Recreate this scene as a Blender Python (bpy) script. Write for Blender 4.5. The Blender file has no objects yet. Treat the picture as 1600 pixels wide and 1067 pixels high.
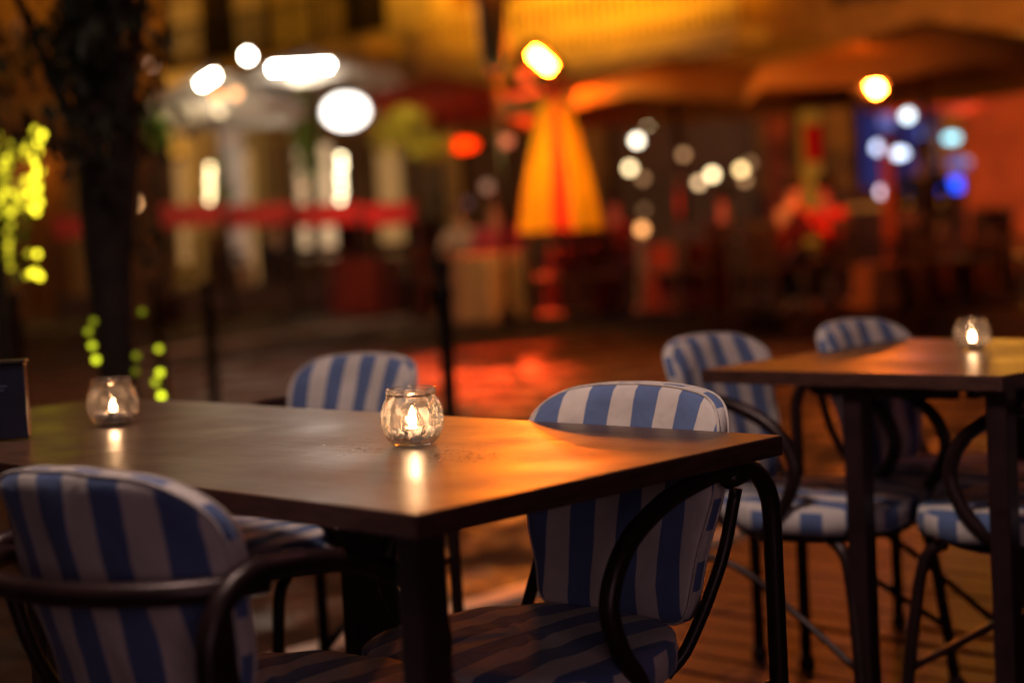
import bpy, bmesh, math, random
from math import sin, cos, pi, radians
from mathutils import Vector, Matrix
random.seed(7)
S = bpy.context.scene
COL = S.collection

# ------------------------------------------------------------------ camera
FPX, PITCH, ROLL, H = 2444.0, radians(3.6086), radians(-3.0969), 1.042
CF = Vector((0, cos(PITCH), -sin(PITCH)))
_R = Vector((1, 0, 0)); _U = Vector((0, sin(PITCH), cos(PITCH)))
CR = cos(ROLL)*_R + sin(ROLL)*_U
CU = -sin(ROLL)*_R + cos(ROLL)*_U
cd = bpy.data.cameras.new('camera'); cam = bpy.data.objects.new('camera', cd); COL.objects.link(cam)
M = Matrix.Identity(4)
for i in range(3):
    M[i][0] = CR[i]; M[i][1] = CU[i]; M[i][2] = -CF[i]
M[2][3] = H
cam.matrix_world = M
cd.sensor_width = 36; cd.lens = 36*FPX/1600; cd.clip_start = .05; cd.clip_end = 400
cd.dof.use_dof = True; cd.dof.focus_distance = 2.33; cd.dof.aperture_fstop = 1.62
cd.dof.aperture_blades = 0
S.camera = cam

# ------------------------------------------------------------------ world
w = bpy.data.worlds.new('World'); S.world = w; w.use_nodes = True
nt = w.node_tree; bg = nt.nodes['Background']
sky = nt.nodes.new('ShaderNodeTexSky'); sky.sky_type = 'NISHITA'; sky.sun_disc = False
sky.sun_elevation = radians(-4); sky.sun_rotation = radians(200)
nt.links.new(sky.outputs[0], bg.inputs[0]); bg.inputs[1].default_value = .05
S.view_settings.view_transform = 'Standard'; S.view_settings.look = 'None'
S.view_settings.exposure = 0; S.view_settings.gamma = 1
cy = S.cycles
cy.use_denoising = True; cy.denoiser = 'OPENIMAGEDENOISE'
cy.sample_clamp_indirect = 4; cy.sample_clamp_direct = 0
cy.max_bounces = 8; cy.transparent_max_bounces = 16; cy.caustics_reflective = False; cy.caustics_refractive = False
cy.use_light_tree = True

def light(name, kind, loc, energy, color, size=.2, aim=None, spot=None):
    l = bpy.data.lights.new(name, kind); l.energy = energy; l.color = color
    if kind == 'AREA': l.size = size
    else: l.shadow_soft_size = size
    if spot: l.spot_size = radians(spot); l.spot_blend = .8
    o = bpy.data.objects.new(name, l); COL.objects.link(o); o.location = loc
    if aim is not None:
        o.rotation_euler = (Vector(aim)-Vector(loc)).to_track_quat('-Z', 'Y').to_euler()
    return o
# the lamps of the terrace we stand on and of the street (overhead, out of frame)
light('terrace_lamp_light', 'AREA', (-.55, 1.75, 3.3), 44, (1, .74, .62), .5, (.25, 2.5, .6))
light('street_lamp_light', 'AREA', (4.5, 5.5, 5.0), 16, (1, .30, .34), .6, (1.5, 4.0, 0))
light('street_lamp_light', 'AREA', (-7.0, 9, 5.5), 260, (1, .46, .24), .6, (-4, 15, 0))

light('camera_side_fill_light', 'AREA', (.8, -2.6, 1.5), 12, (1, .60, .68), 1.6, (.2, 2.4, .5))  # unseen fill added behind the camera to lift the chairs below the tables

# ------------------------------------------------------------------ helpers
def W(px, py, D):
    """a point of the place: D metres ahead, seen at photo pixel px, py"""
    return Vector((0, 0, H)) + (CF + CR*((px-800)/FPX) - CU*((py-533.5)/FPX))*D
def G(px, py, z):
    """the point at height z seen at photo pixel px, py"""
    d = W(px, py, 1)-Vector((0, 0, H)); return Vector((0, 0, H)) + d*((z-H)/d.z)
NB = Vector((-0.1156, 1.7034, 0)); TH = radians(45.435)
AX = Vector((-sin(TH), cos(TH), 0)); BX = Vector((cos(TH), sin(TH), 0))
def T(a, b, z=0): return NB + AX*a + BX*b + Vector((0, 0, z))

def new_mesh(name, bm, mat=None, parent=None, smooth=True, loc=None):
    me = bpy.data.meshes.new(name); bm.normal_update(); bm.to_mesh(me); bm.free()
    if mat:
        for m in (mat if isinstance(mat, (list, tuple)) else [mat]): me.materials.append(m)
    if smooth:
        me.polygons.foreach_set('use_smooth', [True]*len(me.polygons))
    o = bpy.data.objects.new(name, me); COL.objects.link(o)
    if parent: o.parent = parent
    if loc is not None: o.location = loc
    return o
def tag(o, label=None, cat=None, group=None, kind=None):
    if label: o['label'] = label
    if cat: o['category'] = cat
    if group: o['group'] = group
    if kind: o['kind'] = kind
    return o
def thing(name, loc, rz=0, label=None, cat=None, group=None):
    o = bpy.data.objects.new(name, None); COL.objects.link(o)
    o.empty_display_size = .1
    o.location = loc; o.rotation_euler = (0, 0, rz)
    return tag(o, label, cat, group)
def copy_tree(o, parent=None):
    c = o.copy(); COL.objects.link(c); c.parent = parent
    for ch in [x for x in bpy.data.objects if x.parent == o]: copy_tree(ch, c)
    return c

def box(bm, c, s, rz=0, bevel=0, mi=0, rot=None):
    m = Matrix.Translation(c) @ (rot if rot else Matrix.Rotation(rz, 4, 'Z')) @ Matrix.Diagonal((s[0], s[1], s[2], 1))
    r = bmesh.ops.create_cube(bm, size=1, matrix=m)
    if bevel:
        es = list({e for v in r['verts'] for e in v.link_edges})
        bmesh.ops.bevel(bm, geom=es, offset=bevel, segments=2, affect='EDGES', profile=.6)
    return bm
def sphere(bm, c, r, seg=12, sc=(1, 1, 1)):
    bmesh.ops.create_uvsphere(bm, u_segments=seg, v_segments=max(6, seg//2+2), radius=r,
        matrix=Matrix.Translation(c) @ Matrix.Diagonal((sc[0], sc[1], sc[2], 1)))
    return bm
def catmull(pts, n=6):
    P = [Vector(p) for p in pts]; out = []
    Q = [P[0]*2-P[1]] + P + [P[-1]*2-P[-2]]
    for i in range(1, len(Q)-2):
        p0, p1, p2, p3 = Q[i-1:i+3]
        for k in range(n):
            t = k/n
            out.append(.5*((2*p1)+(p2-p0)*t+(2*p0-5*p1+4*p2-p3)*t*t+(-p0+3*p1-3*p2+p3)*t**3))
    out.append(P[-1]); return out
def tube(bm, pts, r, seg=10, closed=False, caps=True, radii=None):
    n = len(pts); pts = [Vector(p) for p in pts]
    rings = []; up = None
    for i, p in enumerate(pts):
        if closed: d = pts[(i+1) % n]-pts[i-1]
        else: d = pts[min(i+1, n-1)]-pts[max(i-1, 0)]
        d.normalize()
        if up is None:
            up = d.orthogonal().normalized()
        else:
            up = (up - d*up.dot(d)).normalized()
        s = d.cross(up); rr = radii[i] if radii else r
        rings.append([bm.verts.new(p + up*cos(2*pi*k/seg)*rr + s*sin(2*pi*k/seg)*rr) for k in range(seg)])
    m = n if closed else n-1
    for i in range(m):
        a, b = rings[i], rings[(i+1) % n]
        for k in range(seg):
            try: bm.faces.new((a[k], a[(k+1) % seg], b[(k+1) % seg], b[k]))
            except ValueError: pass
    if caps and not closed:
        bm.faces.new(rings[0][::-1]); bm.faces.new(rings[-1])
    return bm
def lathe(bm, prof, seg=32, c=(0, 0, 0)):
    c = Vector(c); rings = []
    for r, z in prof:
        if r < 1e-5: rings.append([bm.verts.new(c+Vector((0, 0, z)))])
        else: rings.append([bm.verts.new(c+Vector((r*cos(2*pi*k/seg), r*sin(2*pi*k/seg), z))) for k in range(seg)])
    for a, b in zip(rings, rings[1:]):
        for k in range(seg):
            k2 = (k+1) % seg
            if len(a) == 1 and len(b) == 1: continue
            if len(a) == 1: bm.faces.new((a[0], b[k2], b[k]))
            elif len(b) == 1: bm.faces.new((a[k], a[k2], b[0]))
            else: bm.faces.new((a[k], a[k2], b[k2], b[k]))
    return bm

# ------------------------------------------------------------------ materials
def mat(name, col, rough=.6, metal=0, var=.25, scale=8, bump=0, bscale=60, spec=.5, coat=0, col2=None, stretch=(1, 1, 1), rvar=0, trans=0):
    m = bpy.data.materials.new(name); m.use_nodes = True
    t = m.node_tree; p = t.nodes['Principled BSDF']
    p.inputs['Roughness'].default_value = rough; p.inputs['Metallic'].default_value = metal
    p.inputs['Specular IOR Level'].default_value = spec
    if coat: p.inputs['Coat Weight'].default_value = coat; p.inputs['Coat Roughness'].default_value = .12
    tc = t.nodes.new('ShaderNodeTexCoord'); mp = t.nodes.new('ShaderNodeMapping')
    mp.inputs['Scale'].default_value = stretch
    t.links.new(tc.outputs['Object'], mp.inputs[0])
    nz = t.nodes.new('ShaderNodeTexNoise'); nz.inputs['Scale'].default_value = scale; nz.inputs['Detail'].default_value = 6
    t.links.new(mp.outputs[0], nz.inputs[0])
    r = t.nodes.new('ShaderNodeValToRGB')
    c2 = col2 or tuple(c*(1-var) for c in col); c1 = col if col2 else tuple(min(1, c*(1+var)) for c in col)
    r.color_ramp.elements[0].position = .3; r.color_ramp.elements[1].position = .7
    r.color_ramp.elements[0].color = (*c2, 1); r.color_ramp.elements[1].color = (*c1, 1)
    t.links.new(nz.outputs['Fac'], r.inputs[0]); t.links.new(r.outputs[0], p.inputs['Base Color'])
    if rvar:
        mr = t.nodes.new('ShaderNodeMapRange'); mr.inputs[3].default_value = max(.02, rough-rvar); mr.inputs[4].default_value = rough+rvar
        mr.inputs[1].default_value = .3; mr.inputs[2].default_value = .7
        t.links.new(nz.outputs['Fac'], mr.inputs[0]); t.links.new(mr.outputs[0], p.inputs['Roughness'])
    if bump:
        n2 = t.nodes.new('ShaderNodeTexNoise'); n2.inputs['Scale'].default_value = bscale; n2.inputs['Detail'].default_value = 4
        t.links.new(mp.outputs[0], n2.inputs[0])
        b = t.nodes.new('ShaderNodeBump'); b.inputs['Strength'].default_value = bump; b.inputs['Distance'].default_value = .01
        t.links.new(n2.outputs['Fac'], b.inputs['Height']); t.links.new(b.outputs[0], p.inputs['Normal'])
    return m
def emit(name, col, strength, sampling=None):
    m = bpy.data.materials.new(name); m.use_nodes = True
    t = m.node_tree; p = t.nodes['Principled BSDF']
    p.inputs['Base Color'].default_value = (*[min(1, c*.08) for c in col], 1)
    p.inputs['Emission Color'].default_value = (*col, 1); p.inputs['Emission Strength'].default_value = strength
    if sampling: m.cycles.emission_sampling = sampling
    return m

def stripe_mat():
    m = bpy.data.materials.new('striped_fabric'); m.use_nodes = True
    t = m.node_tree; L = t.links; p = t.nodes['Principled BSDF']
    p.inputs['Roughness'].default_value = .85; p.inputs['Specular IOR Level'].default_value = .2
    p.inputs['Sheen Weight'].default_value = .15
    uv = t.nodes.new('ShaderNodeUVMap'); sx = t.nodes.new('ShaderNodeSeparateXYZ'); L.new(uv.outputs[0], sx.inputs[0])
    nz = t.nodes.new('ShaderNodeTexNoise'); nz.inputs['Scale'].default_value = 9; nz.inputs['Detail'].default_value = 3
    tc = t.nodes.new('ShaderNodeTexCoord'); L.new(tc.outputs['Object'], nz.inputs[0])
    ad = t.nodes.new('ShaderNodeMath'); ad.operation = 'MULTIPLY_ADD'; L.new(nz.outputs['Fac'], ad.inputs[0]); ad.inputs[1].default_value = .006
    L.new(sx.outputs['X'], ad.inputs[2])
    a = t.nodes.new('ShaderNodeMath'); a.operation = 'MULTIPLY'; a.inputs[1].default_value = 1/.092; L.new(ad.outputs[0], a.inputs[0])
    f = t.nodes.new('ShaderNodeMath'); f.operation = 'FRACT'; L.new(a.outputs[0], f.inputs[0])
    pp = t.nodes.new('ShaderNodeMath'); pp.operation = 'PINGPONG'; pp.inputs[1].default_value = .5; L.new(f.outputs[0], pp.inputs[0])
    r = t.nodes.new('ShaderNodeValToRGB'); r.color_ramp.elements[0].position = .243; r.color_ramp.elements[1].position = .257
    r.color_ramp.elements[0].color = (.13, .19, .40, 1); r.color_ramp.elements[1].color = (.74, .66, .64, 1)
    L.new(pp.outputs[0], r.inputs[0])
    # cloth soiling
    n3 = t.nodes.new('ShaderNodeTexNoise'); n3.inputs['Scale'].default_value = 14; n3.inputs['Detail'].default_value = 6; L.new(tc.outputs['Object'], n3.inputs[0])
    mr = t.nodes.new('ShaderNodeMapRange'); mr.inputs[1].default_value = .25; mr.inputs[2].default_value = .75; mr.inputs[3].default_value = .78; mr.inputs[4].default_value = 1.08
    L.new(n3.outputs['Fac'], mr.inputs[0])
    mx = t.nodes.new('ShaderNodeMix'); mx.data_type = 'RGBA'; mx.blend_type = 'MULTIPLY'; mx.inputs[0].default_value = 1
    L.new(r.outputs[0], mx.inputs[6]); L.new(mr.outputs[0], mx.inputs[7]); L.new(mx.outputs[2], p.inputs['Base Color'])
    w1 = t.nodes.new('ShaderNodeTexNoise'); w1.inputs['Scale'].default_value = 900; L.new(tc.outputs['Object'], w1.inputs[0])
    w2 = t.nodes.new('ShaderNodeTexNoise'); w2.inputs['Scale'].default_value = 11; w2.inputs['Distortion'].default_value = 1.2; w2.inputs['Detail'].default_value = 3; L.new(tc.outputs['Object'], w2.inputs[0])
    b1 = t.nodes.new('ShaderNodeBump'); b1.inputs['Strength'].default_value = .35; b1.inputs['Distance'].default_value = .001; L.new(w1.outputs['Fac'], b1.inputs['Height'])
    b2 = t.nodes.new('ShaderNodeBump'); b2.inputs['Strength'].default_value = .5; b2.inputs['Distance'].default_value = .012; L.new(w2.outputs['Fac'], b2.inputs['Height'])
    L.new(b1.outputs[0], b2.inputs['Normal']); L.new(b2.outputs[0], p.inputs['Normal'])
    return m
def wood_top_mat():
    m = bpy.data.materials.new('dark_laminate'); m.use_nodes = True
    t = m.node_tree; L = t.links; p = t.nodes['Principled BSDF']
    tc = t.nodes.new('ShaderNodeTexCoord'); mp = t.nodes.new('ShaderNodeMapping'); mp.inputs['Scale'].default_value = (3, 60, 10)
    L.new(tc.outputs['Object'], mp.inputs[0])
    nz = t.nodes.new('ShaderNodeTexNoise'); nz.inputs['Scale'].default_value = 3; nz.inputs['Detail'].default_value = 7; L.new(mp.outputs[0], nz.inputs[0])
    r = t.nodes.new('ShaderNodeValToRGB'); r.color_ramp.elements[0].position = .3; r.color_ramp.elements[1].position = .75
    r.color_ramp.elements[0].color = (.045, .020, .012, 1); r.color_ramp.elements[1].color = (.145, .070, .040, 1)
    L.new(nz.outputs['Fac'], r.inputs[0]); L.new(r.outputs[0], p.inputs['Base Color'])
    n2 = t.nodes.new('ShaderNodeTexNoise'); n2.inputs['Scale'].default_value = 7; n2.inputs['Detail'].default_value = 5; L.new(tc.outputs['Object'], n2.inputs[0])
    mr = t.nodes.new('ShaderNodeMapRange'); mr.inputs[1].default_value = .3; mr.inputs[2].default_value = .7; mr.inputs[3].default_value = .31; mr.inputs[4].default_value = .46
    L.new(n2.outputs['Fac'], mr.inputs[0]); L.new(mr.outputs[0], p.inputs['Roughness'])
    p.inputs['Specular IOR Level'].default_value = 1.0
    n3 = t.nodes.new('ShaderNodeTexNoise'); n3.inputs['Scale'].default_value = 380; n3.inputs['Detail'].default_value = 2; L.new(tc.outputs['Object'], n3.inputs[0])
    b = t.nodes.new('ShaderNodeBump'); b.inputs['Strength'].default_value = .22; b.inputs['Distance'].default_value = .002
    L.new(nz.outputs['Fac'], b.inputs['Height'])
    b2 = t.nodes.new('ShaderNodeBump'); b2.inputs['Strength'].default_value = .12; b2.inputs['Distance'].default_value = .0006
    L.new(n3.outputs['Fac'], b2.inputs['Height']); L.new(b.outputs[0], b2.inputs['Normal']); L.new(b2.outputs[0], p.inputs['Normal'])
    return m
def glass_mat(frost=0.0, name='jar_glass'):
    m = bpy.data.materials.new(name); m.use_nodes = True
    t = m.node_tree; L = t.links
    for n in list(t.nodes): t.nodes.remove(n)
    out = t.nodes.new('ShaderNodeOutputMaterial')
    tr = t.nodes.new('ShaderNodeBsdfTransparent'); tr.inputs[0].default_value = (.985, .98, .975, 1)
    gl = t.nodes.new('ShaderNodeBsdfGlossy'); gl.inputs['Roughness'].default_value = .03
    fr = t.nodes.new('ShaderNodeFresnel'); fr.inputs[0].default_value = 1.55
    tc = t.nodes.new('ShaderNodeTexCoord')
    n1 = t.nodes.new('ShaderNodeTexNoise'); n1.inputs['Scale'].default_value = 32; n1.inputs['Detail'].default_value = 2; L.new(tc.outputs['Object'], n1.inputs[0])
    b = t.nodes.new('ShaderNodeBump'); b.inputs['Strength'].default_value = .35; b.inputs['Distance'].default_value = .006; L.new(n1.outputs['Fac'], b.inputs['Height'])
    L.new(b.outputs[0], gl.inputs['Normal']); L.new(b.outputs[0], fr.inputs['Normal'])
    mf = t.nodes.new('ShaderNodeMath'); mf.operation = 'MULTIPLY'; mf.use_clamp = True; mf.inputs[1].default_value = .55; L.new(fr.outputs[0], mf.inputs[0])
    mx = t.nodes.new('ShaderNodeMixShader'); L.new(mf.outputs[0], mx.inputs[0]); L.new(tr.outputs[0], mx.inputs[1]); L.new(gl.outputs[0], mx.inputs[2])
    # frosted wax smears on the wall of the jar
    df = t.nodes.new('ShaderNodeBsdfDiffuse'); df.inputs[0].default_value = (.85, .76, .74, 1)
    tl = t.nodes.new('ShaderNodeBsdfTranslucent'); tl.inputs[0].default_value = (.9, .85, .8, 1)
    ms = t.nodes.new('ShaderNodeMixShader'); ms.inputs[0].default_value = .6; L.new(df.outputs[0], ms.inputs[1]); L.new(tl.outputs[0], ms.inputs[2])
    mp = t.nodes.new('ShaderNodeMapping'); mp.inputs['Scale'].default_value = (1, 1, .45); L.new(tc.outputs['Object'], mp.inputs[0])
    n2 = t.nodes.new('ShaderNodeTexNoise'); n2.inputs['Scale'].default_value = 95; n2.inputs['Detail'].default_value = 2; L.new(mp.outputs[0], n2.inputs[0])
    r = t.nodes.new('ShaderNodeValToRGB'); r.color_ramp.elements[0].position = .56; r.color_ramp.elements[1].position = .62
    r.color_ramp.elements[0].color = (.10, .10, .10, 1); r.color_ramp.elements[1].color = (.62, .62, .62, 1)
    L.new(n2.outputs['Fac'], r.inputs[0])
    n4 = t.nodes.new('ShaderNodeTexNoise'); n4.inputs['Scale'].default_value = 16; L.new(tc.outputs['Object'], n4.inputs[0])
    r4 = t.nodes.new('ShaderNodeValToRGB'); r4.color_ramp.elements[0].color = (.35, .35, .35, 1); r4.color_ramp.elements[0].position = .47; r4.color_ramp.elements[1].position = .56; L.new(n4.outputs['Fac'], r4.inputs[0])
    mm = t.nodes.new('ShaderNodeMath'); mm.operation = 'MULTIPLY'; L.new(r.outputs[0], mm.inputs[0]); L.new(r4.outputs[0], mm.inputs[1])
    m3 = t.nodes.new('ShaderNodeMath'); m3.operation = 'MULTIPLY'; m3.inputs[1].default_value = frost; L.new(mm.outputs[0], m3.inputs[0])
    m2 = t.nodes.new('ShaderNodeMixShader'); L.new(m3.outputs[0], m2.inputs[0]); L.new(mx.outputs[0], m2.inputs[1]); L.new(ms.outputs[0], m2.inputs[2])
    L.new(m2.outputs[0], out.inputs[0])
    return m

STRIPE = stripe_mat(); WOOD = wood_top_mat()
EDGE = mat('table_edge', (.075, .028, .022), .5, 0, .45, 22, .2, 120, stretch=(1, 1, 6))
STEEL = mat('dark_bronze_tube', (.032, .015, .016), .36, .4, .3, 20, .06, 300)
LEGM = mat('dark_steel_leg', (.040, .018, .022), .4, .3, .3, 15, .06, 200)
GLASS = glass_mat(.9); GLASS2 = glass_mat(.45, 'jar_glass_clear')
WIRE = mat('thin_wire', (.30, .17, .09), .25, 1)
WAX = mat('candle_wax', (.85, .78, .70), .5, 0, .06, 40)
TIN = mat('tealight_cup', (.45, .40, .38), .25, 1, .1, 30, .2, 80)
FLAME = emit('flame', (1, .56, .27), 170)

# ------------------------------------------------------------------ ground
def street_mat():
    m = bpy.data.materials.new('wet_paving'); m.use_nodes = True
    t = m.node_tree; L = t.links; p = t.nodes['Principled BSDF']
    tc = t.nodes.new('ShaderNodeTexCoord'); mp = t.nodes.new('ShaderNodeMapping'); mp.inputs['Rotation'].default_value = (0, 0, radians(20))
    L.new(tc.outputs['Object'], mp.inputs[0])
    br = t.nodes.new('ShaderNodeTexBrick'); br.inputs['Scale'].default_value = 1; br.inputs['Brick Width'].default_value = .24; br.inputs['Row Height'].default_value = .12
    br.inputs['Mortar Size'].default_value = .008; br.inputs['Color1'].default_value = (.030, .018, .014, 1); br.inputs['Color2'].default_value = (.060, .038, .028, 1); br.inputs['Mortar'].default_value = (.02, .015, .012, 1)
    L.new(mp.outputs[0], br.inputs[0])
    nz = t.nodes.new('ShaderNodeTexNoise'); nz.inputs['Scale'].default_value = 2.2; nz.inputs['Detail'].default_value = 6; L.new(tc.outputs['Object'], nz.inputs[0])
    r = t.nodes.new('ShaderNodeMapRange'); r.inputs[1].default_value = .43; r.inputs[2].default_value = .56; r.inputs[3].default_value = .34; r.inputs[4].default_value = .9
    L.new(nz.outputs['Fac'], r.inputs[0]); L.new(r.outputs[0], p.inputs['Roughness'])
    L.new(br.outputs[0], p.inputs['Base Color']); p.inputs['Specular IOR Level'].default_value = .14
    b = t.nodes.new('ShaderNodeBump'); b.inputs['Strength'].default_value = .6; b.inputs['Distance'].default_value = .006; b.invert = True
    L.new(br.outputs['Fac'], b.inputs['Height'])
    n2 = t.nodes.new('ShaderNodeTexNoise'); n2.inputs['Scale'].default_value = 3.2; n2.inputs['Detail'].default_value = 5; L.new(tc.outputs['Object'], n2.inputs[0])
    b2 = t.nodes.new('ShaderNodeBump'); b2.inputs['Strength'].default_value = .8; b2.inputs['Distance'].default_value = .08
    L.new(n2.outputs['Fac'], b2.inputs['Height']); L.new(b.outputs[0], b2.inputs['Normal']); L.new(b2.outputs[0], p.inputs['Normal'])
    return m
bm = bmesh.new()
box(bm, (0, 40, -.25), (160, 160, .5))
tag(new_mesh('street', bm, street_mat(), smooth=False, loc=(0, 0, -.10)), kind='structure')
PLANK = mat('deck_boards', (.046, .020, .023), .45, 0, .45, 3, .35, 60, spec=.3, stretch=(1.2, 14, 1), rvar=.12)
bm = bmesh.new(); rp = random.Random(9)
for k in range(88):
    y = -6.3+k*.128
    x0 = -4.08
    while x0 < 1.90:
        x1 = min(1.90, x0+rp.uniform(1.6, 3.2))
        if 1.90-x1 < .4: x1 = 1.90
        box(bm, ((x0+x1)/2, y, -.017+rp.uniform(-.0015, .0015)), (x1-x0-.006, .114, .030), bevel=.003,
            rot=Matrix.Rotation(rp.gauss(0, .012), 4, 'X') @ Matrix.Rotation(rp.gauss(0, .003), 4, 'Y'))
        x0 = x1
dk = new_mesh('terrace_deck', bm, PLANK, smooth=False, loc=T(0, 0, 0)); dk.rotation_euler = (0, 0, TH+pi/2)
tag(dk, kind='structure')
bm = bmesh.new(); box(bm, (0, 0, 0), (.10, 12.0, .112), bevel=.006)
kerb = new_mesh('deck_edge_strip', bm, mat('pale_edge_paint', (.66, .58, .48), .45, 0, .2, 20), smooth=False, loc=T(1.965, .3, -.043)); kerb.rotation_euler = (0, 0, TH+pi/2)
tag(kerb, kind='structure')

# ------------------------------------------------------------------ chair
def uvface(bm, uvl, f, uvs):
    for l, u in zip(f.loops, uvs): l[uvl].uv = u
def half_outline(n=30):
    """right half of the backrest outline, bottom centre -> top centre, (x, z)"""
    pts = [(0, .455), (.095, .455), (.142, .470), (.160, .52), (.178, .60), (.194, .68), (.197, .73), (.187, .765), (.155, .790), (.10, .804), (0, .809)]
    return [(v.x, v.z) for v in catmull([(x, 0, z) for x, z in pts], 4)]
def y_back(x, z):
    t = max(0, (z-.455)/.365)
    return -.165 - .085*t**1.2 + .038*(x/.196)**2
def backrest_bm(thick=.036):
    bm = bmesh.new(); uvl = bm.loops.layers.uv.new('UVMap')
    ho = half_outline(); full = ho + [(-x, z) for x, z in ho[-2:0:-1]]
    n = len(full); cx, cz = 0, .64
    rnd = random.Random(3)
    L = [0]
    for i in range(n):
        a, b = full[i], full[(i+1) % n]; L.append(L[-1]+math.hypot(a[0]-b[0], a[1]-b[1]))
    def ring(s, dy, off=0):
        out = []
        for (x, z) in full:
            X = cx+(x-cx)*s; Z = cz+(z-cz)*s
            y = y_back(X, Z)
            wr = .0035*sin(Z*41+X*17)*s + .002*sin(X*60+Z*25)
            out.append(bm.verts.new((X, y+dy+wr, Z)))
        return out
    levels = [.12, .3, .5, .7, .85, .95]
    front = [ring(s, .016*(1-s**3)) for s in levels]
    rimf = ring(1.0, -.006)
    rimm = ring(1.012, -thick/2)
    rimb = ring(1.0, -thick+.006)
    back = [ring(s, -thick-.010*(1-s**3)) for s in levels[::-1]]
    backrest_bm.edges = [[v.co.copy() for v in rimf], [v.co.copy() for v in rimb]]
    def strip(r1, r2, rim=False, fs=True):
        for i in range(n):
            j = (i+1) % n
            f = bm.faces.new((r1[i], r1[j], r2[j], r2[i]))
            if rim: uvface(bm, uvl, f, [(L[i]+.02, 0), (L[i+1]+.02, 0), (L[i+1]+.02, .02), (L[i]+.02, .02)])
            else: uvface(bm, uvl, f, [(v.co.x+.023, v.co.z) for v in f.verts])
    rings = front
    for a, b in zip(front, front[1:]): strip(a, b)
    strip(front[-1], rimf); strip(rimf, rimm, True); strip(rimm, rimb, True); strip(rimb, back[0])
    for a, b in zip(back, back[1:]): strip(a, b)
    for r, dy in ((front[0], .016), (back[-1], -thick-.010)):
        c = bm.verts.new((0, y_back(0, cz)+dy, cz))
        for i in range(n):
            j = (i+1) % n
            f = bm.faces.new((c, r[j], r[i]) if r is front[0] else (c, r[i], r[j]))
            uvface(bm, uvl, f, [(v.co.x+.023, v.co.z) for v in f.verts])
    bmesh.ops.recalc_face_normals(bm, faces=bm.faces)
    return bm
def seat_bm():
    bm = bmesh.new(); uvl = bm.loops.layers.uv.new('UVMap')
    n = 56; pts = []
    for i in range(n):
        t = 2*pi*i/n; c, s = cos(t), sin(t)
        e = .72
        x = .222*math.copysign(abs(c)**e, c); y = .21*math.copysign(abs(s)**e, s)
        if y < 0: x *= 1-.16*(-y/.21)
        pts.append((x, y+.04))
    L = [0]
    for i in range(n):
        a, b = pts[i], pts[(i+1) % n]; L.append(L[-1]+math.hypot(a[0]-b[0], a[1]-b[1]))
    def ring(s, z): return [bm.verts.new((x*s, .04+(y-.04)*s, z+.002*sin(x*50+y*30))) for x, y in pts]
    tops = [ring(s, .474-.010*s**4) for s in (.15, .4, .65, .85, .96)]
    r1 = ring(1.0, .458); r2 = ring(1.01, .44); r3 = ring(1.0, .415); bots = [ring(.96, .41), ring(.5, .412)]
    def strip(a, b, rim=False):
        for i in range(n):
            j = (i+1) % n
            f = bm.faces.new((a[i], a[j], b[j], b[i]))
            if rim: uvface(bm, uvl, f, [(L[i], 0), (L[i+1], 0), (L[i+1], .02), (L[i], .02)])
            else: uvface(bm, uvl, f, [(v.co.x+.023, v.co.y) for v in f.verts])
    for a, b in zip(tops, tops[1:]): strip(a, b)
    strip(tops[-1], r1); strip(r1, r2, True); strip(r2, r3, True); strip(r3, bots[0]); strip(bots[0], bots[1])
    c = bm.verts.new((0, .04, .474))
    for i in range(n):
        f = bm.faces.new((c, tops[0][i], tops[0][(i+1) % n])); uvface(bm, uvl, f, [(v.co.x+.023, v.co.y) for v in f.verts])
    f = bm.faces.new(bots[1][::-1]); uvface(bm, uvl, f, [(v.co.x, v.co.y) for v in f.verts])
    bmesh.ops.recalc_face_normals(bm, faces=bm.faces)
    return bm
TR = .0145
PIPING = mat('cream_piping', (.62, .55, .52), .85, 0, .15, 60, .3, 300)
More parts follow.
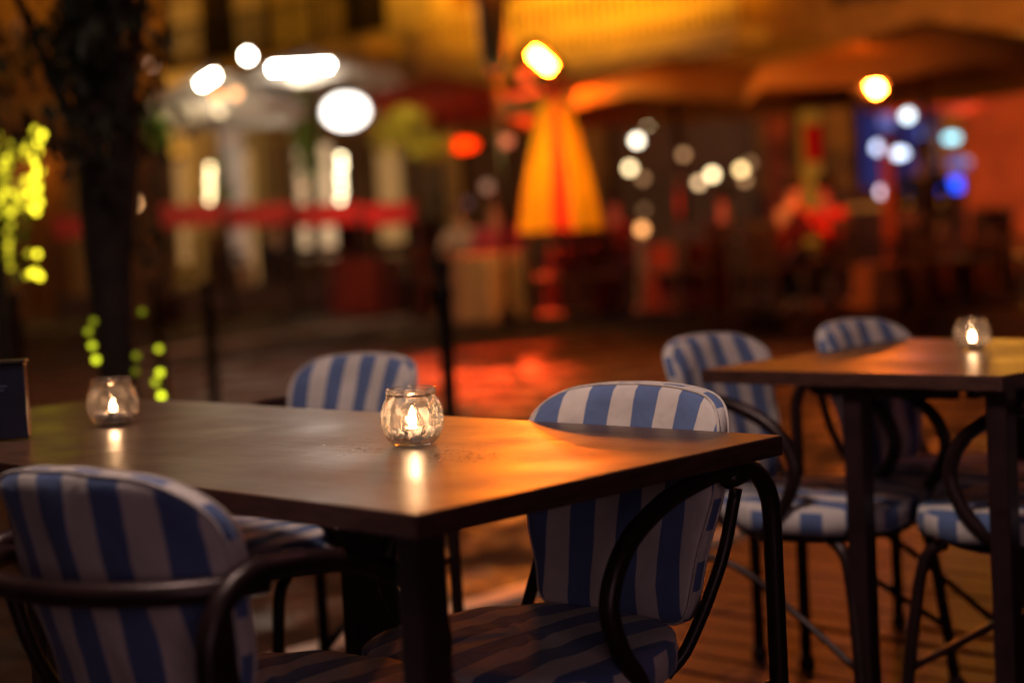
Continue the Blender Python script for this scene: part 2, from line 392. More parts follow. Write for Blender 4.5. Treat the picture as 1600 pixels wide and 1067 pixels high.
def make_chair(label, group):
    root = thing('bistro_chair', (0, 0, 0), 0, label, 'chair', group)
    bk = new_mesh('backrest', backrest_bm(), STRIPE, root)
    for lp in backrest_bm.edges:
        bm = bmesh.new(); tube(bm, lp, .0026, 6, closed=True); new_mesh('piping', bm, PIPING, bk)
    new_mesh('seat', seat_bm(), STRIPE, root)
    bm = bmesh.new()
    tube(bm, [(.185*cos(t), .04+.18*sin(t), .400) for t in [2*pi*k/32 for k in range(32)]], .011, 8, closed=True)
    new_mesh('seat_frame', bm, STEEL, root)
    for s in (-1, 1):
        bm = bmesh.new()
        x = .226*s
        pts = [(x, -.275, 0), (x, -.275, .3), (x, -.275, .58)]
        arc = [(x, -.275+.085*(1-cos(t)), .615+.085*sin(t)) for t in [radians(a) for a in range(0, 91, 15)]]
        tail = catmull([arc[-1], (x, -.12, .694), (x, -.02, .672), (x, .065, .625), (x, .103, .555), (x, .085, .49), (x*.97, .045, .44), (x*.86, .005, .402), (x*.74, -.01, .396)], 6)
        tube(bm, pts+arc+tail[1:], TR, 12)
        new_mesh('arm_tube', bm, STEEL, root)
        bm = bmesh.new()
        tube(bm, catmull([(.17*s, .15, .40), (.185*s, .19, .36), (.20*s, .215, .2), (.215*s, .235, 0)], 5), TR*.9, 10)
        new_mesh('leg', bm, STEEL, root)
        bm = bmesh.new()
        tube(bm, catmull([(.205*s, .222, .14), (.18*s, .06, .24), (.19*s, -.08, .33), (.224*s, -.27, .36)], 5), .008, 8)
        new_mesh('side_brace', bm, STEEL, root)
        bm = bmesh.new(); lathe(bm, [(0, 0), (.019, 0), (.019, .02), (.0155, .028), (0, .03)], 12, (.215*s, .235, 0))
        new_mesh('foot_cap', bm, LEGM, root); bm = bmesh.new()
        lathe(bm, [(0, 0), (.019, 0), (.019, .02), (.0155, .028), (0, .03)], 12, (.226*s, -.275, 0))
        new_mesh('foot_cap', bm, LEGM, root)
    bm = bmesh.new()
    pts = [(.225*sin(t)*1.0, -.17-.165*cos(t), .684) for t in [radians(a) for a in range(-90, 91, 7)]]
    tube(bm, pts, TR, 12)
    new_mesh('back_hoop', bm, STEEL, root)
    for s in (-1, 1):
        bm = bmesh.new()
        ps = [(.15*s, -.10, .40), (.168*s, -.135, .44), (.182*s, y_back(.175, .55)-.05, .55), (.198*s, y_back(.19, .66)-.055, .66)]
        tube(bm, catmull(ps, 5), .010, 8)
        new_mesh('back_frame', bm, STEEL, root)
    return root
CH = 'striped bistro chairs around the terrace tables'
def face(vx): return math.atan2(vx.y, vx.x) - pi/2
chairs = [
 ('striped bistro chair tucked under the near table beside its far right corner', T(.312, .512), face(-BX)),
 ('nearest striped bistro chair, seen from behind at the bottom left', Vector((-.352, 1.995, 0)), face(BX)+radians(7)),
 ('striped bistro chair behind the candle jar on the far side of the near table', T(1.43, .90), face(-BX)+.05),
 ('striped bistro chair at the left end of the right hand table', T(.665, 1.735), face(-AX)+.08),
 ('striped bistro chair half hidden behind the middle of the right hand table', T(.56, 2.18), face(-AX)+.04),
 ('striped bistro chair cut off by the right edge of the frame', T(.14, 1.83), face(AX)),
]
c0 = None
for lab, p, rz in chairs:
    if c0 is None: c0 = make_chair(lab, CH); c = c0
    else: c = copy_tree(c0); c['label'] = lab
    c.location = p; c.rotation_euler = (0, 0, rz)

# ------------------------------------------------------------------ tables
def make_table(label, a0, b0, la, lb, legs, apron=True, zoff=0):
    c = T(a0+la/2, b0+lb/2, 0)
    root = thing('cafe_table', c, TH+pi/2, label, 'table', 'dark cafe tables on the terrace')
    # local x along A, y along -B
    bm = bmesh.new(); box(bm, (0, 0, .7355+zoff), (la, lb, .029), bevel=.0025)
    top = new_mesh('tabletop', bm, [WOOD, EDGE], root, smooth=False)
    for p in top.data.polygons:
        if abs(p.normal.z) < .5: p.material_index = 1
    bm = bmesh.new()
    fx, fy = la/2-.16, lb/2-.16
    for s in (-1, 1):
        box(bm, (0, s*fy, .702), (2*fx-.04, .022, .036), bevel=.002); box(bm, (s*fx, 0, .702), (.022, 2*fy-.04, .036), bevel=.002)
    new_mesh('under_frame', bm, LEGM, root, smooth=False)
    for (a, b) in legs:
        bm = bmesh.new(); x = a-(a0+la/2); y = -(b-(b0+lb/2))
        box(bm, (x, y, .3605), (.042, .042, .719), bevel=.004)
        new_mesh('leg', bm, LEGM, root, smooth=False)
    return root
make_table('nearest dark cafe table, orange glow on its top, carrying the sharp candle jar', 0, 0, .885, .70, [(.035, .035), (.85, .035), (.85, .665)])
make_table('dark cafe table at the left edge carrying a menu holder and a candle jar', .889, .012, .90, .70, [(.93, .05), (1.75, .05), (1.75, .67), (.93, .67)], zoff=-.002)
make_table('dark cafe table at the right with a pink and violet sheen', .087, 1.525, .69, .81, [(.425, 1.57), (.115, 1.57), (.425, 2.29), (.115, 2.29)])

# ------------------------------------------------------------------ candle jars
def make_jar(label, loc, rz, glass, group):
    root = thing('candle_jar', loc, rz, label, 'candle jar', group)
    bm = bmesh.new()
    outer = [(0, .0), (.026, .0), (.031, .002), (.037, .008), (.0435, .019), (.047, .032), (.0475, .042), (.0455, .055), (.0405, .067), (.0365, .073), (.0355, .077), (.0375, .080), (.038, .083), (.0372, .0855), (.0355, .086)]
    inner = [(.0345, .084), (.0345, .077), (.0355, .072), (.039, .066), (.0435, .055), (.0455, .042), (.045, .032), (.0415, .021), (.034, .011), (.025, .0075), (0, .0065)]
    lathe(bm, [(r, z) for r, z in outer]+inner, 48)
    new_mesh('glass_bowl', bm, glass, root)
    bm = bmesh.new(); lathe(bm, [(0, .009), (.0185, .009), (.0195, .010), (.0197, .0255), (.0203, .026), (.0195, .0265), (.0190, .0255), (.0188, .012)], 32)
    cup = new_mesh('tealight_cup', bm, TIN, root)
    bm = bmesh.new(); lathe(bm, [(.0186, .0125), (.0186, .0225), (.017, .0235), (.008, .0230), (0, .0226)], 28)
    new_mesh('wax', bm, WAX, cup)
    bm = bmesh.new(); tube(bm, catmull([(0, 0, .0225), (.0006, 0, .027), (.002, .001, .031)], 3), .0006, 6)
    new_mesh('wick', bm, LEGM, cup)
    bm = bmesh.new(); lathe(bm, [(0, .0265), (.0035, .0285), (.0060, .033), (.0062, .038), (.0046, .045), (.0020, .053), (0, .058)], 14)
    new_mesh('flame', bm, FLAME, root)
    # pale pebbles in the bowl
    rr = random.Random(5)
    for k in range(7):
        a = 2*pi*k/7+.3; bm = bmesh.new()
        sphere(bm, (.0285*cos(a), .0285*sin(a), .0165+.003*rr.random()), .0068, 12, (1, 1, .85))
        new_mesh('pebble', bm, WAX, root)
    bm = bmesh.new()
    for k, z in enumerate((.0745, .0765)):
        tube(bm, [(.0372*cos(t), .0372*sin(t), z+.0006*sin(3*t+k)) for t in [2*pi*i/40 for i in range(40)]], .0007, 6, closed=True)
    for s in (-1, 1):
        tube(bm, [(s*.0395+.0035*cos(t)*.5, .0035*sin(t), .0735+.0035*cos(t)) for t in [2*pi*i/14 for i in range(14)]], .0008, 6, closed=True)
    nk = new_mesh('neck_wire', bm, WIRE, root)
    bm = bmesh.new()
    pts = []
    for i in range(25):
        t = pi*i/24
        # bail that has dropped against the side of the bowl
        x = .0415*cos(t); d = sin(t)
        pts.append((x, -.030*d-.018*d*d, .072-.058*d*.9))
    tube(bm, pts, .0008, 6)
    new_mesh('wire_handle', bm, WIRE, nk)
    return root
JG = 'candle jars on the cafe tables'
j = make_jar('lit candle in a wire handled glass jar, sharp, on the near table', T(.456, .408, .7502), radians(215), GLASS, JG)
for lab, px in (('slightly blurred lit candle jar on the left table beside the green glow', (1.256, .388, .7482)), ('blurred lit candle jar on the right hand table', (.411, 2.025, .7502))):
    k = copy_tree(j); k['label'] = lab; k.location = T(*px); k.scale = (1, 1, 1) if px[0] > 1 else (.84, .84, .84); k.rotation_euler = (0, 0, radians(75) if px[0] > 1 else radians(10))
    for ch in bpy.data.objects:
        if ch.parent == k and ch.name.startswith('glass_bowl'):
            ch.data = ch.data.copy(); ch.data.materials[0] = GLASS2
        if ch.parent == k and ch.name.startswith('flame'):
            zs = .62 if px[0] > 1 else .75; ch.scale = (.9, .9, zs); ch.location = (0, 0, .027*(1-zs))
# water drops round the near jar
bm = bmesh.new(); rr = random.Random(11)
for k in range(190):
    side = 1 if k < 130 else -1
    u = rr.random()
    c = W(645 + side*(20+u*115) + rr.gauss(0, 4), 706+rr.gauss(0, 6)+side*u*9, 1)
    d = (c-Vector((0, 0, H))); c = Vector((0, 0, H))+d*((.7502-H)/d.z)
    r = .0005+.0011*rr.random()**3
    sphere(bm, c, r, 8, (1+.8*rr.random(), 1+.5*rr.random(), .5))
WATER = bpy.data.materials.new('water'); WATER.use_nodes = True
_p = WATER.node_tree.nodes['Principled BSDF']; _p.inputs['Base Color'].default_value = (.02, .012, .008, 1); _p.inputs['Roughness'].default_value = .03; _p.inputs['Specular IOR Level'].default_value = .8
for n_ in list(WATER.node_tree.nodes): WATER.node_tree.nodes.remove(n_)
_o = WATER.node_tree.nodes.new('ShaderNodeOutputMaterial'); _t = WATER.node_tree.nodes.new('ShaderNodeBsdfTransparent'); _g = WATER.node_tree.nodes.new('ShaderNodeBsdfGlossy'); _g.inputs['Roughness'].default_value = .04
_f = WATER.node_tree.nodes.new('ShaderNodeFresnel'); _f.inputs[0].default_value = 1.4; _m = WATER.node_tree.nodes.new('ShaderNodeMixShader')
for a_, b_ in ((_f.outputs[0], _m.inputs[0]), (_t.outputs[0], _m.inputs[1]), (_g.outputs[0], _m.inputs[2]), (_m.outputs[0], _o.inputs[0])): WATER.node_tree.links.new(a_, b_)
tag(new_mesh('water_drops', bm, WATER), 'scattered water drops on the near tabletop around the sharp candle jar', 'water drops', kind='stuff')

# menu holder on the left table
MENU = mat('navy_menu_cover', (.006, .007, .022), .4, 0, .3, 20)
root = thing('menu_holder', G(-22, 690, .7485), radians(8), 'dark blue menu holder standing at the left edge of the table', 'menu holder')
bm = bmesh.new(); box(bm, (0, 0, .0675), (.15, .035, .129), bevel=.003); new_mesh('cover', bm, MENU, root, smooth=False)
bm = bmesh.new(); box(bm, (0, 0, .1360), (.156, .045, .006), bevel=.002); new_mesh('top_rail', bm, mat('menu_wood', (.03, .018, .014), .4), root, smooth=False)
bm = bmesh.new()
for i, (wd, z) in enumerate(((.05, .095), (.04, .088))): box(bm, (.02, -.0185, z), (wd, .001, .0022))
new_mesh('printed_lines', bm, mat('menu_ink', (.08, .09, .18), .6), root, smooth=False)

# ================================================================== across the street
STUCCO = mat('ochre_stucco', (.36, .19, .05), .85, 0, .25, 3, .3, 40)
STUCCO2 = mat('cream_stucco', (.42, .33, .22), .85, 0, .2, 3, .3, 40)
STUCCO3 = mat('brown_stucco', (.34, .19, .10), .85, 0, .3, 3, .3, 40)
TRIM = mat('stone_trim', (.66, .48, .20), .7, 0, .2, 6, .2, 60)
IRON = mat('black_iron', (.012, .010, .010), .5, .5)
DARKW = mat('dark_stained_wood', (.035, .015, .010), .5, 0, .3, 8)
REDF = mat('red_fabric', (.55, .06, .06), .8, 0, .25, 5)
REDW = mat('red_wall_paint', (.40, .08, .03), .8, 0, .25, 4)
SKIN = mat('skin', (.50, .30, .21), .6)
WALLSHADE = mat('dark_red_wall_shade', (.07, .018, .014), .6, 0, .3, 3)  # dark red that stands in for shade on the lower walls
GLASSP = mat('dark_window_glass', (.012, .010, .012), .12, 0, .2, 3, spec=.8)
def fabric(name, col, tl=.35):
    m = mat(name, col, .85, 0, .15, 4)
    t = m.node_tree; p = t.nodes['Principled BSDF']; out = [n for n in t.nodes if n.type == 'OUTPUT_MATERIAL'][0]
    tr = t.nodes.new('ShaderNodeBsdfTranslucent'); tr.inputs[0].default_value = (*col, 1)
    mx = t.nodes.new('ShaderNodeMixShader'); mx.inputs[0].default_value = tl
    t.links.new(p.outputs[0], mx.inputs[1]); t.links.new(tr.outputs[0], mx.inputs[2]); t.links.new(mx.outputs[0], out.inputs[0])
    return m
CREAMF = fabric('cream_canvas', (.42, .37, .30)); OCHREF = fabric('ochre_canvas', (.27, .155, .035), .10); REDC = fabric('red_canvas', (.45, .07, .03))
YELF = fabric('yellow_canvas', (.85, .52, .005), .1); ORF = fabric('orange_canvas', (.75, .06, .02), .1)

# platform opposite
E0 = Vector((4.42, 13.47, 0)); ED = Vector((-.385, .923, 0)); EN = Vector((.923, .385, 0))
def EP(t, n=0, z=0): return E0 + ED*t + EN*n + Vector((0, 0, z))
bm = bmesh.new()
pts = [EP(-9), EP(30), EP(30, 26), EP(-9, 14)]
lo = [bm.verts.new(p+Vector((0, 0, -.12))) for p in pts]; hi = [bm.verts.new(p+Vector((0, 0, .20))) for p in pts]
bm.faces.new(hi); bm.faces.new(lo[::-1])
for i in range(4): bm.faces.new((lo[i], lo[(i+1) % 4], hi[(i+1) % 4], hi[i]))
bmesh.ops.recalc_face_normals(bm, faces=bm.faces)
tag(new_mesh('opposite_platform', bm, mat('platform_boards', (.035, .014, .010), .5, 0, .3, 3, .3, 20), smooth=False), kind='structure')
# pale kerb lines in the street
KERB = mat('pale_kerb_stone', (.42, .30, .24), .6, 0, .2, 5)
for k, (a, b, wd) in enumerate((((330, 540), (640, 496), .30), ((60, 470), (660, 455), .35))):
    p, q = G(*a, -.098), G(*b, -.098); d = q-p
    bm = bmesh.new(); box(bm, (0, 0, 0), (d.length*1.5, wd, .05), bevel=.01)
    o = new_mesh('kerb', bm, KERB, smooth=False, loc=(p+q)/2); o.rotation_euler = (0, 0, math.atan2(d.y, d.x)); tag(o, kind='structure')

# ---------------------------------------------------------------- buildings
FO = Vector((9, 22, 0)); FU = Vector((-.763, .646, 0)); FN = Vector((-.646, -.763, 0))
FA = math.atan2(FU.y, FU.x)
def ring_wall(bm, u0, u1, z0, z1, openings, th=.4):
    """a wall in the local x-z plane with rectangular (or arched) openings, front at y=0, back at y=-th"""
    us = sorted({u0, u1, *[o[0] for o in openings], *[o[1] for o in openings]})
    zs = sorted({z0, z1, *[o[2] for o in openings], *[o[3] for o in openings]})
    def inside(u, z): return any(o[0] < u < o[1] and o[2] < z < o[3] for o in openings)
    for a, b in zip(us, us[1:]):
        run = None
        for c, d in zip(zs, zs[1:]):
            if inside((a+b)/2, (c+d)/2):
                if run: box(bm, ((a+b)/2, -th/2, sum(run)/2), (b-a, th, run[1]-run[0])); run = None
            else: run = (run[0], d) if run else (c, d)
        if run: box(bm, ((a+b)/2, -th/2, sum(run)/2), (b-a, th, run[1]-run[0]))
def building(name, label, origin, ang, u0, u1, z1, openings, wallm, panes, balconies=(), cornices=(), pil=()):
    """local +y points to the street"""
    root = thing(name, origin, ang, label, 'building')
    bm = bmesh.new(); ring_wall(bm, u0, u1, -.1, z1, [o[:4] for o in openings])
    new_mesh('wall', bm, wallm, root, smooth=False)
    bm = bmesh.new(); box(bm, ((u0+u1)/2, -4.2, z1/2-.05), (u1-u0, .3, z1)); box(bm, ((u0+u1)/2, -2.3, z1+.1), (u1-u0+.3, 5.0, .25))
    new_mesh('rear_wall', bm, wallm, root, smooth=False)
    for (a, b, c, d, pm, kind) in openings:
        bm = bmesh.new(); t = .09
        box(bm, ((a+b)/2, -.12, d-t/2), (b-a, .14, t)); box(bm, (a+t/2, -.12, (c+d)/2-.04), (t, .14, d-c-.09)); box(bm, (b-t/2, -.12, (c+d)/2-.04), (t, .14, d-c-.09))
        box(bm, ((a+b)/2, -.12, c+.02), (b-a-2*t, .16, .04))
        if b-a > 1.0: box(bm, ((a+b)/2, -.115, (c+d)/2-.04), (.06, .10, d-c-.14))
        f = new_mesh('window' if kind == 'w' else 'door', bm, DARKW, root, smooth=False)
        bm = bmesh.new(); box(bm, ((a+b)/2, -.20, (c+d)/2), (b-a-.1, .02, d-c-.1)); new_mesh('pane', bm, pm, f, smooth=False)
        if kind == 'w':
            bm = bmesh.new(); box(bm, ((a+b)/2, .05, c-.05), (b-a+.3, .2, .09), bevel=.01); new_mesh('sill', bm, TRIM, f, smooth=False); bm = bmesh.new(); box(bm, ((a+b)/2, .04, d+.10), (b-a+.4, .14, .18), bevel=.02); new_mesh('lintel', bm, TRIM, f, smooth=False)
    for (a, b, z, dep, sty) in balconies:
        bm = bmesh.new()
        box(bm, ((a+b)/2, dep/2, z+.12), (b-a, dep, .30), bevel=.04); box(bm, ((a+b)/2, dep/2-.04, z-.11), (b-a-.3, dep-.1, .12), bevel=.03)
        for k in range(int((b-a)/1.4)+1):
            box(bm, (a+.4+k*1.4, dep/2-.15, z-.32), (.22, dep-.4, .28), bevel=.05)
        bal = new_mesh('balcony', bm, TRIM, root, smooth=False)
        bm = bmesh.new(); box(bm, ((a+b)/2, dep-.08, z+1.22), (b-a, .07, .06)); 
        n = int((b-a)/.16)
        for k in range(n+1):
            x = a+.05+k*(b-a-.1)/n
            if sty == 'iron': box(bm, (x, dep-.08, z+.73), (.025, .025, .93))
            else: lathe(bm, [(.03, z+.27), (.055, z+.45), (.06, z+.6), (.03, z+.85), (.035, z+1.18)], 8, (x, dep-.08, 0))
        new_mesh('balustrade', bm, IRON if sty == 'iron' else TRIM, bal, smooth=False)
    for (a, b, z, hh, pr) in cornices:
        bm = bmesh.new(); box(bm, ((a+b)/2, pr/2, z), (b-a, pr, hh), bevel=.03); box(bm, ((a+b)/2, pr*.3, z-hh*.75), (b-a-.1, pr*.6, hh*.45), bevel=.02)
        new_mesh('cornice', bm, TRIM, root, smooth=False)
    xs = sorted([u0]+[v for o in openings if o[2] < 1.0 for v in (o[0], o[1])]+[u1])
    for a, b in zip(xs[::2], xs[1::2]):
        if b-a > .1:
            bm = bmesh.new(); box(bm, ((a+b)/2, .02, .75), (b-a, .04, 1.7)); new_mesh('wall_shade', bm, WALLSHADE, root, smooth=False)  # dark facing added where the lower wall should fall into shade
    for (u, wd, z0, z1_, pm) in pil:
        bm = bmesh.new(); box(bm, (u, .07, (z0+z1_)/2), (wd, .14, z1_-z0), bevel=.02); new_mesh('pilaster', bm, pm, root, smooth=False)
    return root
WARMW = emit('warm_room_light', (1, .50, .16), .35); WARM2 = emit('warm_bright_room', (1, .62, .32), .75)
DIMW = emit('dim_room_light', (1, .35, .10), .02); BLUEW = emit('blue_room_light', (.10, .15, 1), .10); AMBW = emit('amber_room_light', (1, .36, .02), .22)
# the frame of u runs right to left seen from the street: x along FU, +y must be FN
AR = math.atan2(FU.y, FU.x)
def flip(ops): return ops
# rotate so local x = -FU (left to right), local y = -FN  -> build with mirrored axes
building('ochre_building', 'ochre building with an amber lit stone balcony behind the canopies on the right', FO, math.atan2(-FN.y, -FN.x)-pi/2+pi,
    -5.5, 13.4, 9.0,
    [(3.0, 4.55, 1.35, 3.1, BLUEW, 'w'), (6.3, 9.4, .2, 3.2, DIMW, 'd'), (5.0, 5.65, .5, 3.0, AMBW, 'd'), (-2.5, -.9, .6, 3.0, DIMW, 'w'), (10.5, 12.9, .3, 3.0, DIMW, 'd'),
     (6.6, 7.7, 4.5, 7.2, GLASSP, 'd'), (8.9, 10.0, 4.5, 7.2, AMBW, 'd'), (11.2, 12.3, 4.5, 7.2, GLASSP, 'd'), (3.6, 4.8, 4.5, 7.0, DIMW, 'd')],
    STUCCO, None, [(5.9, 12.9, 4.05, 1.1, 'stone')], [(-5.5, 13.4, 3.55, .3, .3)], [(13.1, .5, -.1, 8.8, TRIM), (5.85, .35, -.1, 3.5, REDW), (2.0, 1.2, -.1, 3.4, REDW)])
building('cream_building', 'pale building with iron balconies behind the white lit canopies', FO, math.atan2(-FN.y, -FN.x)-pi/2+pi,
    13.45, 23.6, 10,
    [(14.4, 15.4, .5, 3.3, WARMW, 'd'), (16.4, 17.8, .9, 3.4, WARM2, 'w'), (18.9, 20.2, .4, 3.5, WARMW, 'd'), (21.2, 22.5, .9, 3.4, WARMW, 'w'),
     (14.6, 15.9, 5.4, 8, GLASSP, 'd'), (16.9, 18.2, 5.4, 8, AMBW, 'd'), (19.2, 20.4, 5.4, 8, GLASSP, 'd'), (21.4, 22.6, 5.4, 8, DIMW, 'd')],
    STUCCO2, None, [(14.2, 22.8, 4.85, 1.0, 'iron')], [(13.45, 23.6, 4.3, .3, .3)], [(18.35, .4, -.1, 4.1, STUCCO2), (20.7, .35, -.1, 4.1, STUCCO2)])
# the house at the left, its arched doorway lit from inside
lo_ = W(250, 300, 33.2); lo_.z = 0
root = thing('arched_house', lo_, pi+.06, 'brown house with a lit arched doorway and stone cornice at the far left', 'building')
bm = bmesh.new()
def ux(px): return (250-px)/2444*33.2
a0, a1 = ux(102), ux(30)
ring_wall(bm, -.2, 8.5, -.1, 9.5, [(a0, a1, 0, 3.55)])
new_mesh('wall', bm, STUCCO3, root, smooth=False)
bm = bmesh.new(); cx = (a0+a1)/2; rr_ = (a1-a0)/2
N_ = 16
vs = []
for k in range(N_+1):
    t = pi*k/N_; vs.append((cx-rr_*cos(t), 2.95+.6*sin(t)))
for y in (0.0, -.35):
    for k in range(N_):
        (xa, za), (xb, zb) = vs[k], vs[k+1]
        q = [bm.verts.new((xa, y, za)), bm.verts.new((xb, y, zb)), bm.verts.new((xb, y, 3.55)), bm.verts.new((xa, y, 3.55))]
        bm.faces.new(q)
for k in range(N_):
    (xa, za), (xb, zb) = vs[k], vs[k+1]
    bm.faces.new([bm.verts.new(v) for v in ((xa, 0, za), (xb, 0, zb), (xb, -.35, zb), (xa, -.35, za))])
new_mesh('arch', bm, STUCCO3, root, smooth=False)
bm = bmesh.new(); box(bm, (cx, -.9, 1.7), (a1-a0+1.6, .1, 3.6)); new_mesh('hall_wall', bm, STUCCO, root, smooth=False)
bm = bmesh.new(); box(bm, (4.2, .12, 4.35), (8.4, .35, .35), bevel=.04); box(bm, (4.2, .08, 4.1), (8.3, .2, .14)); new_mesh('cornice', bm, TRIM, root, smooth=False)
for uu in (ux(120), ux(8)):
    bm = bmesh.new(); box(bm, (uu, .09, 2.0), (.35, .18, 4.0), bevel=.03); new_mesh('pilaster', bm, TRIM, root, smooth=False)
for uu in (1.3, 3.8, 6.3):
    bm = bmesh.new(); box(bm, (uu, .02, 6.2), (1.2, .1, 2.2), bevel=.02); f = new_mesh('window', bm, DARKW, root, smooth=False)
    bm = bmesh.new(); box(bm, (uu, .08, 6.2), (1.0, .03, 2.0)); new_mesh('pane', bm, GLASSP, f, smooth=False)

# ---------------------------------------------------------------- parasols
def parasol(label, px, D, zeave, zpeak, half, m, sides=8, rot=.3, wing=.12, base=.2, sag=.10):
    c = W(px, 300, D); c.z = base
    root = thing('parasol', c, rot, label, 'parasol', 'open parasols over the opposite terraces')
    bm = bmesh.new(); n = 6; rings = []
    for k in range(n+1):
        s = k/n; rg = []
        for i in range(sides*4):
            t = 2*pi*i/(sides*4); q = (i % 4)/4
            edge = cos(pi/sides)/cos((q-.5)*2*pi/sides)
            rad = half*s*edge + .0001
            dip = sag*s*(1-abs(2*q-1)) if sag else 0
            z = zeave+(zpeak-zeave)*(1-s)**1.15 - dip*.6 - base
            rg.append(bm.verts.new((rad*cos(t), rad*sin(t), z)))
        rings.append(rg)
    m_ = sides*4
    for a, b in zip(rings[1:], rings[2:]):
        for i in range(m_): bm.faces.new((a[i], a[(i+1) % m_], b[(i+1) % m_], b[i]))
    for i in range(m_): 
        bm.faces.new((rings[0][0], rings[1][i], rings[1][(i+1) % m_])) if i % m_ else bm.faces.new((rings[0][0], rings[1][0], rings[1][1]))
    val = [bm.verts.new((v.co.x, v.co.y, v.co.z-.2+.02*sin(i*1.3))) for i, v in enumerate(rings[-1])]
    for i in range(m_): bm.faces.new((rings[-1][i], rings[-1][(i+1) % m_], val[(i+1) % m_], val[i]))
    bmesh.ops.remove_doubles(bm, verts=bm.verts, dist=.0005)
    new_mesh('canopy', bm, m, root)
    bm = bmesh.new(); tube(bm, [(0, 0, 0), (0, 0, zpeak-base-.04)], .035, 10); new_mesh('pole', bm, DARKW, root)
    for i in range(sides):
        t = 2*pi*i/sides; bm = bmesh.new()
        tube(bm, [(.05*cos(t), .05*sin(t), zpeak-base-.12), (half*.98*cos(t), half*.98*sin(t), zeave-base-.03)], .012, 6); new_mesh('rib', bm, DARKW, root)
    bm = bmesh.new(); box(bm, (0, 0, .04), (.6, .6, .08), bevel=.02); new_mesh('base', bm, IRON, root)
    return root
parasol('large ochre parasol with a bright heater under its left edge', 1060, 17.6, 2.62, 3.02, 2.05, OCHREF, rot=.2, sides=6)
parasol('broad ochre parasol near the right edge of the terrace', 1450, 15.6, 2.55, 3.02, 2.0, OCHREF, rot=.5, sides=6)
parasol('ochre parasol set back between the two large ones', 1240, 21, 3.15, 3.6, 2.2, OCHREF, rot=.1)
parasol('red parasol between the white canopies and the folded yellow one', 690, 22, 3.05, 3.45, 1.6, REDC, rot=.3)
parasol('small red parasol over the blue lit bar', 1462, 20, 2.65, 2.95, .75, REDC, rot=.3)
parasol('white parasol with a tilted tube lamp, at the far left of the terrace', 345, 22, 3.15, 3.75, 1.25, CREAMF, rot=.2)
parasol('white parasol with a long bright tube lamp under it', 495, 25, 3.85, 4.3, 1.55, CREAMF, rot=.4)

# folded yellow parasol
c = W(873, 300, 16.5); c.z = .2
root = thing('folded_parasol', c, 0, 'folded yellow parasol with an orange centre panel below the bright heater', 'parasol')
bm = bmesh.new(); rings = []
prof = [(2.84, .035), (2.70, .10), (2.5, .15), (2.3, .20), (2.05, .26), (1.8, .31), (1.5, .365), (1.14, .425)]
sg = 72
for z, r in prof:
    rg = []
    for i in range(sg):
        t = 2*pi*i/sg; q = r*(1+.13*cos(8*t+pi)*max(0, min(1, (2.7-z))))
        rg.append(bm.verts.new((q*cos(t), q*sin(t), z-.2)))
    rings.append(rg)
fm = []
for a, b in zip(rings, rings[1:]):
    for i in range(sg):
        f = bm.faces.new((a[i], b[i], b[(i+1) % sg], a[(i+1) % sg]))
        t = (2*pi*(i+.5)/sg) % (2*pi)
        f.material_index = 1 if abs(t-1.5*pi) < .26 else 0
top = bm.faces.new(rings[0]); top.material_index = 1
for f in bm.faces:
    if min(v.co.z for v in f.verts) > 2.28: f.material_index = 1
new_mesh('canopy', bm, [YELF, ORF], root)
bm = bmesh.new(); tube(bm, [(0, 0, 0), (0, 0, 2.5)], .03, 10); new_mesh('pole', bm, DARKW, root)
bm = bmesh.new(); box(bm, (0, 0, .04), (.55, .55, .08), bevel=.02); new_mesh('base', bm, IRON, root)

# ---------------------------------------------------------------- lamps
def heater(label, px, py, D, ln, ang, col, st):
    c = W(px, py, D)
    root = thing('patio_heater', c, 0, label, 'heater', 'glowing heaters under the parasols')
    R_ = Matrix.Rotation(ang, 4, 'Y')
    bm = bmesh.new(); bmesh.ops.create_cone(bm, cap_ends=True, segments=14, radius1=.045, radius2=.045, depth=ln, matrix=R_ @ Matrix.Rotation(pi/2, 4, 'Y'))
    new_mesh('glowing_tube', bm, emit('heater_glow', col, st), root)
    bm = bmesh.new(); box(bm, R_ @ Vector((0, .07, -.04)), (ln+.24, .02, .34), rot=R_); box(bm, R_ @ Vector((0, .01, .075)), (ln+.14, .22, .02), rot=R_)
    new_mesh('glow_shield', bm, IRON, root)  # plate and hood shaped to keep the glow off nearby canvas
    bm = bmesh.new(); tube(bm, [(0, .08, .05), (0, .08, .5)], .012, 6); new_mesh('bracket', bm, IRON, root)
    return root
heater('white hot tilted heater above the folded yellow parasol', 847, 95, 16.0, .24, radians(45), (1, .125, .004), 1200)
heater('white hot tilted heater under the rightmost ochre parasol', 1362, 128, 15.0, .24, radians(58), (1, .16, .012), 600)

def tube_lamp(label, px, py, D, ln, ang, col, st, r=.038):
    c = W(px, py, D); root = thing('tube_lamp', c, 0, label, 'lamp', 'white tube lamps under the canopies')
    R_ = Matrix.Rotation(ang, 4, 'Y')
    bm = bmesh.new(); bmesh.ops.create_cone(bm, cap_ends=True, segments=12, radius1=r, radius2=r, depth=ln, matrix=R_ @ Matrix.Rotation(pi/2, 4, 'Y')); new_mesh('tube', bm, emit('white_tube', col, st), root)
    bm = bmesh.new(); box(bm, Vector((0, .07, .05)), (ln+.06, .03, .06), rot=R_); tube(bm, [(0, .07, .06), (0, .07, .35)], .01, 6); new_mesh('fitting', bm, IRON, root)
tube_lamp('tilted white tube lamp at the far left under the white parasol', 325, 125, 20.5, .24, radians(-30), (1, .86, .66), 75)
tube_lamp('long horizontal white tube lamp under the second white parasol', 470, 105, 23.1, .85, 0, (1, .94, .84), 95)
tube_lamp('short white lamp just above the tilted tube lamp', 387, 88, 20.7, .09, radians(-40), (1, .91, .76), 60, .05)

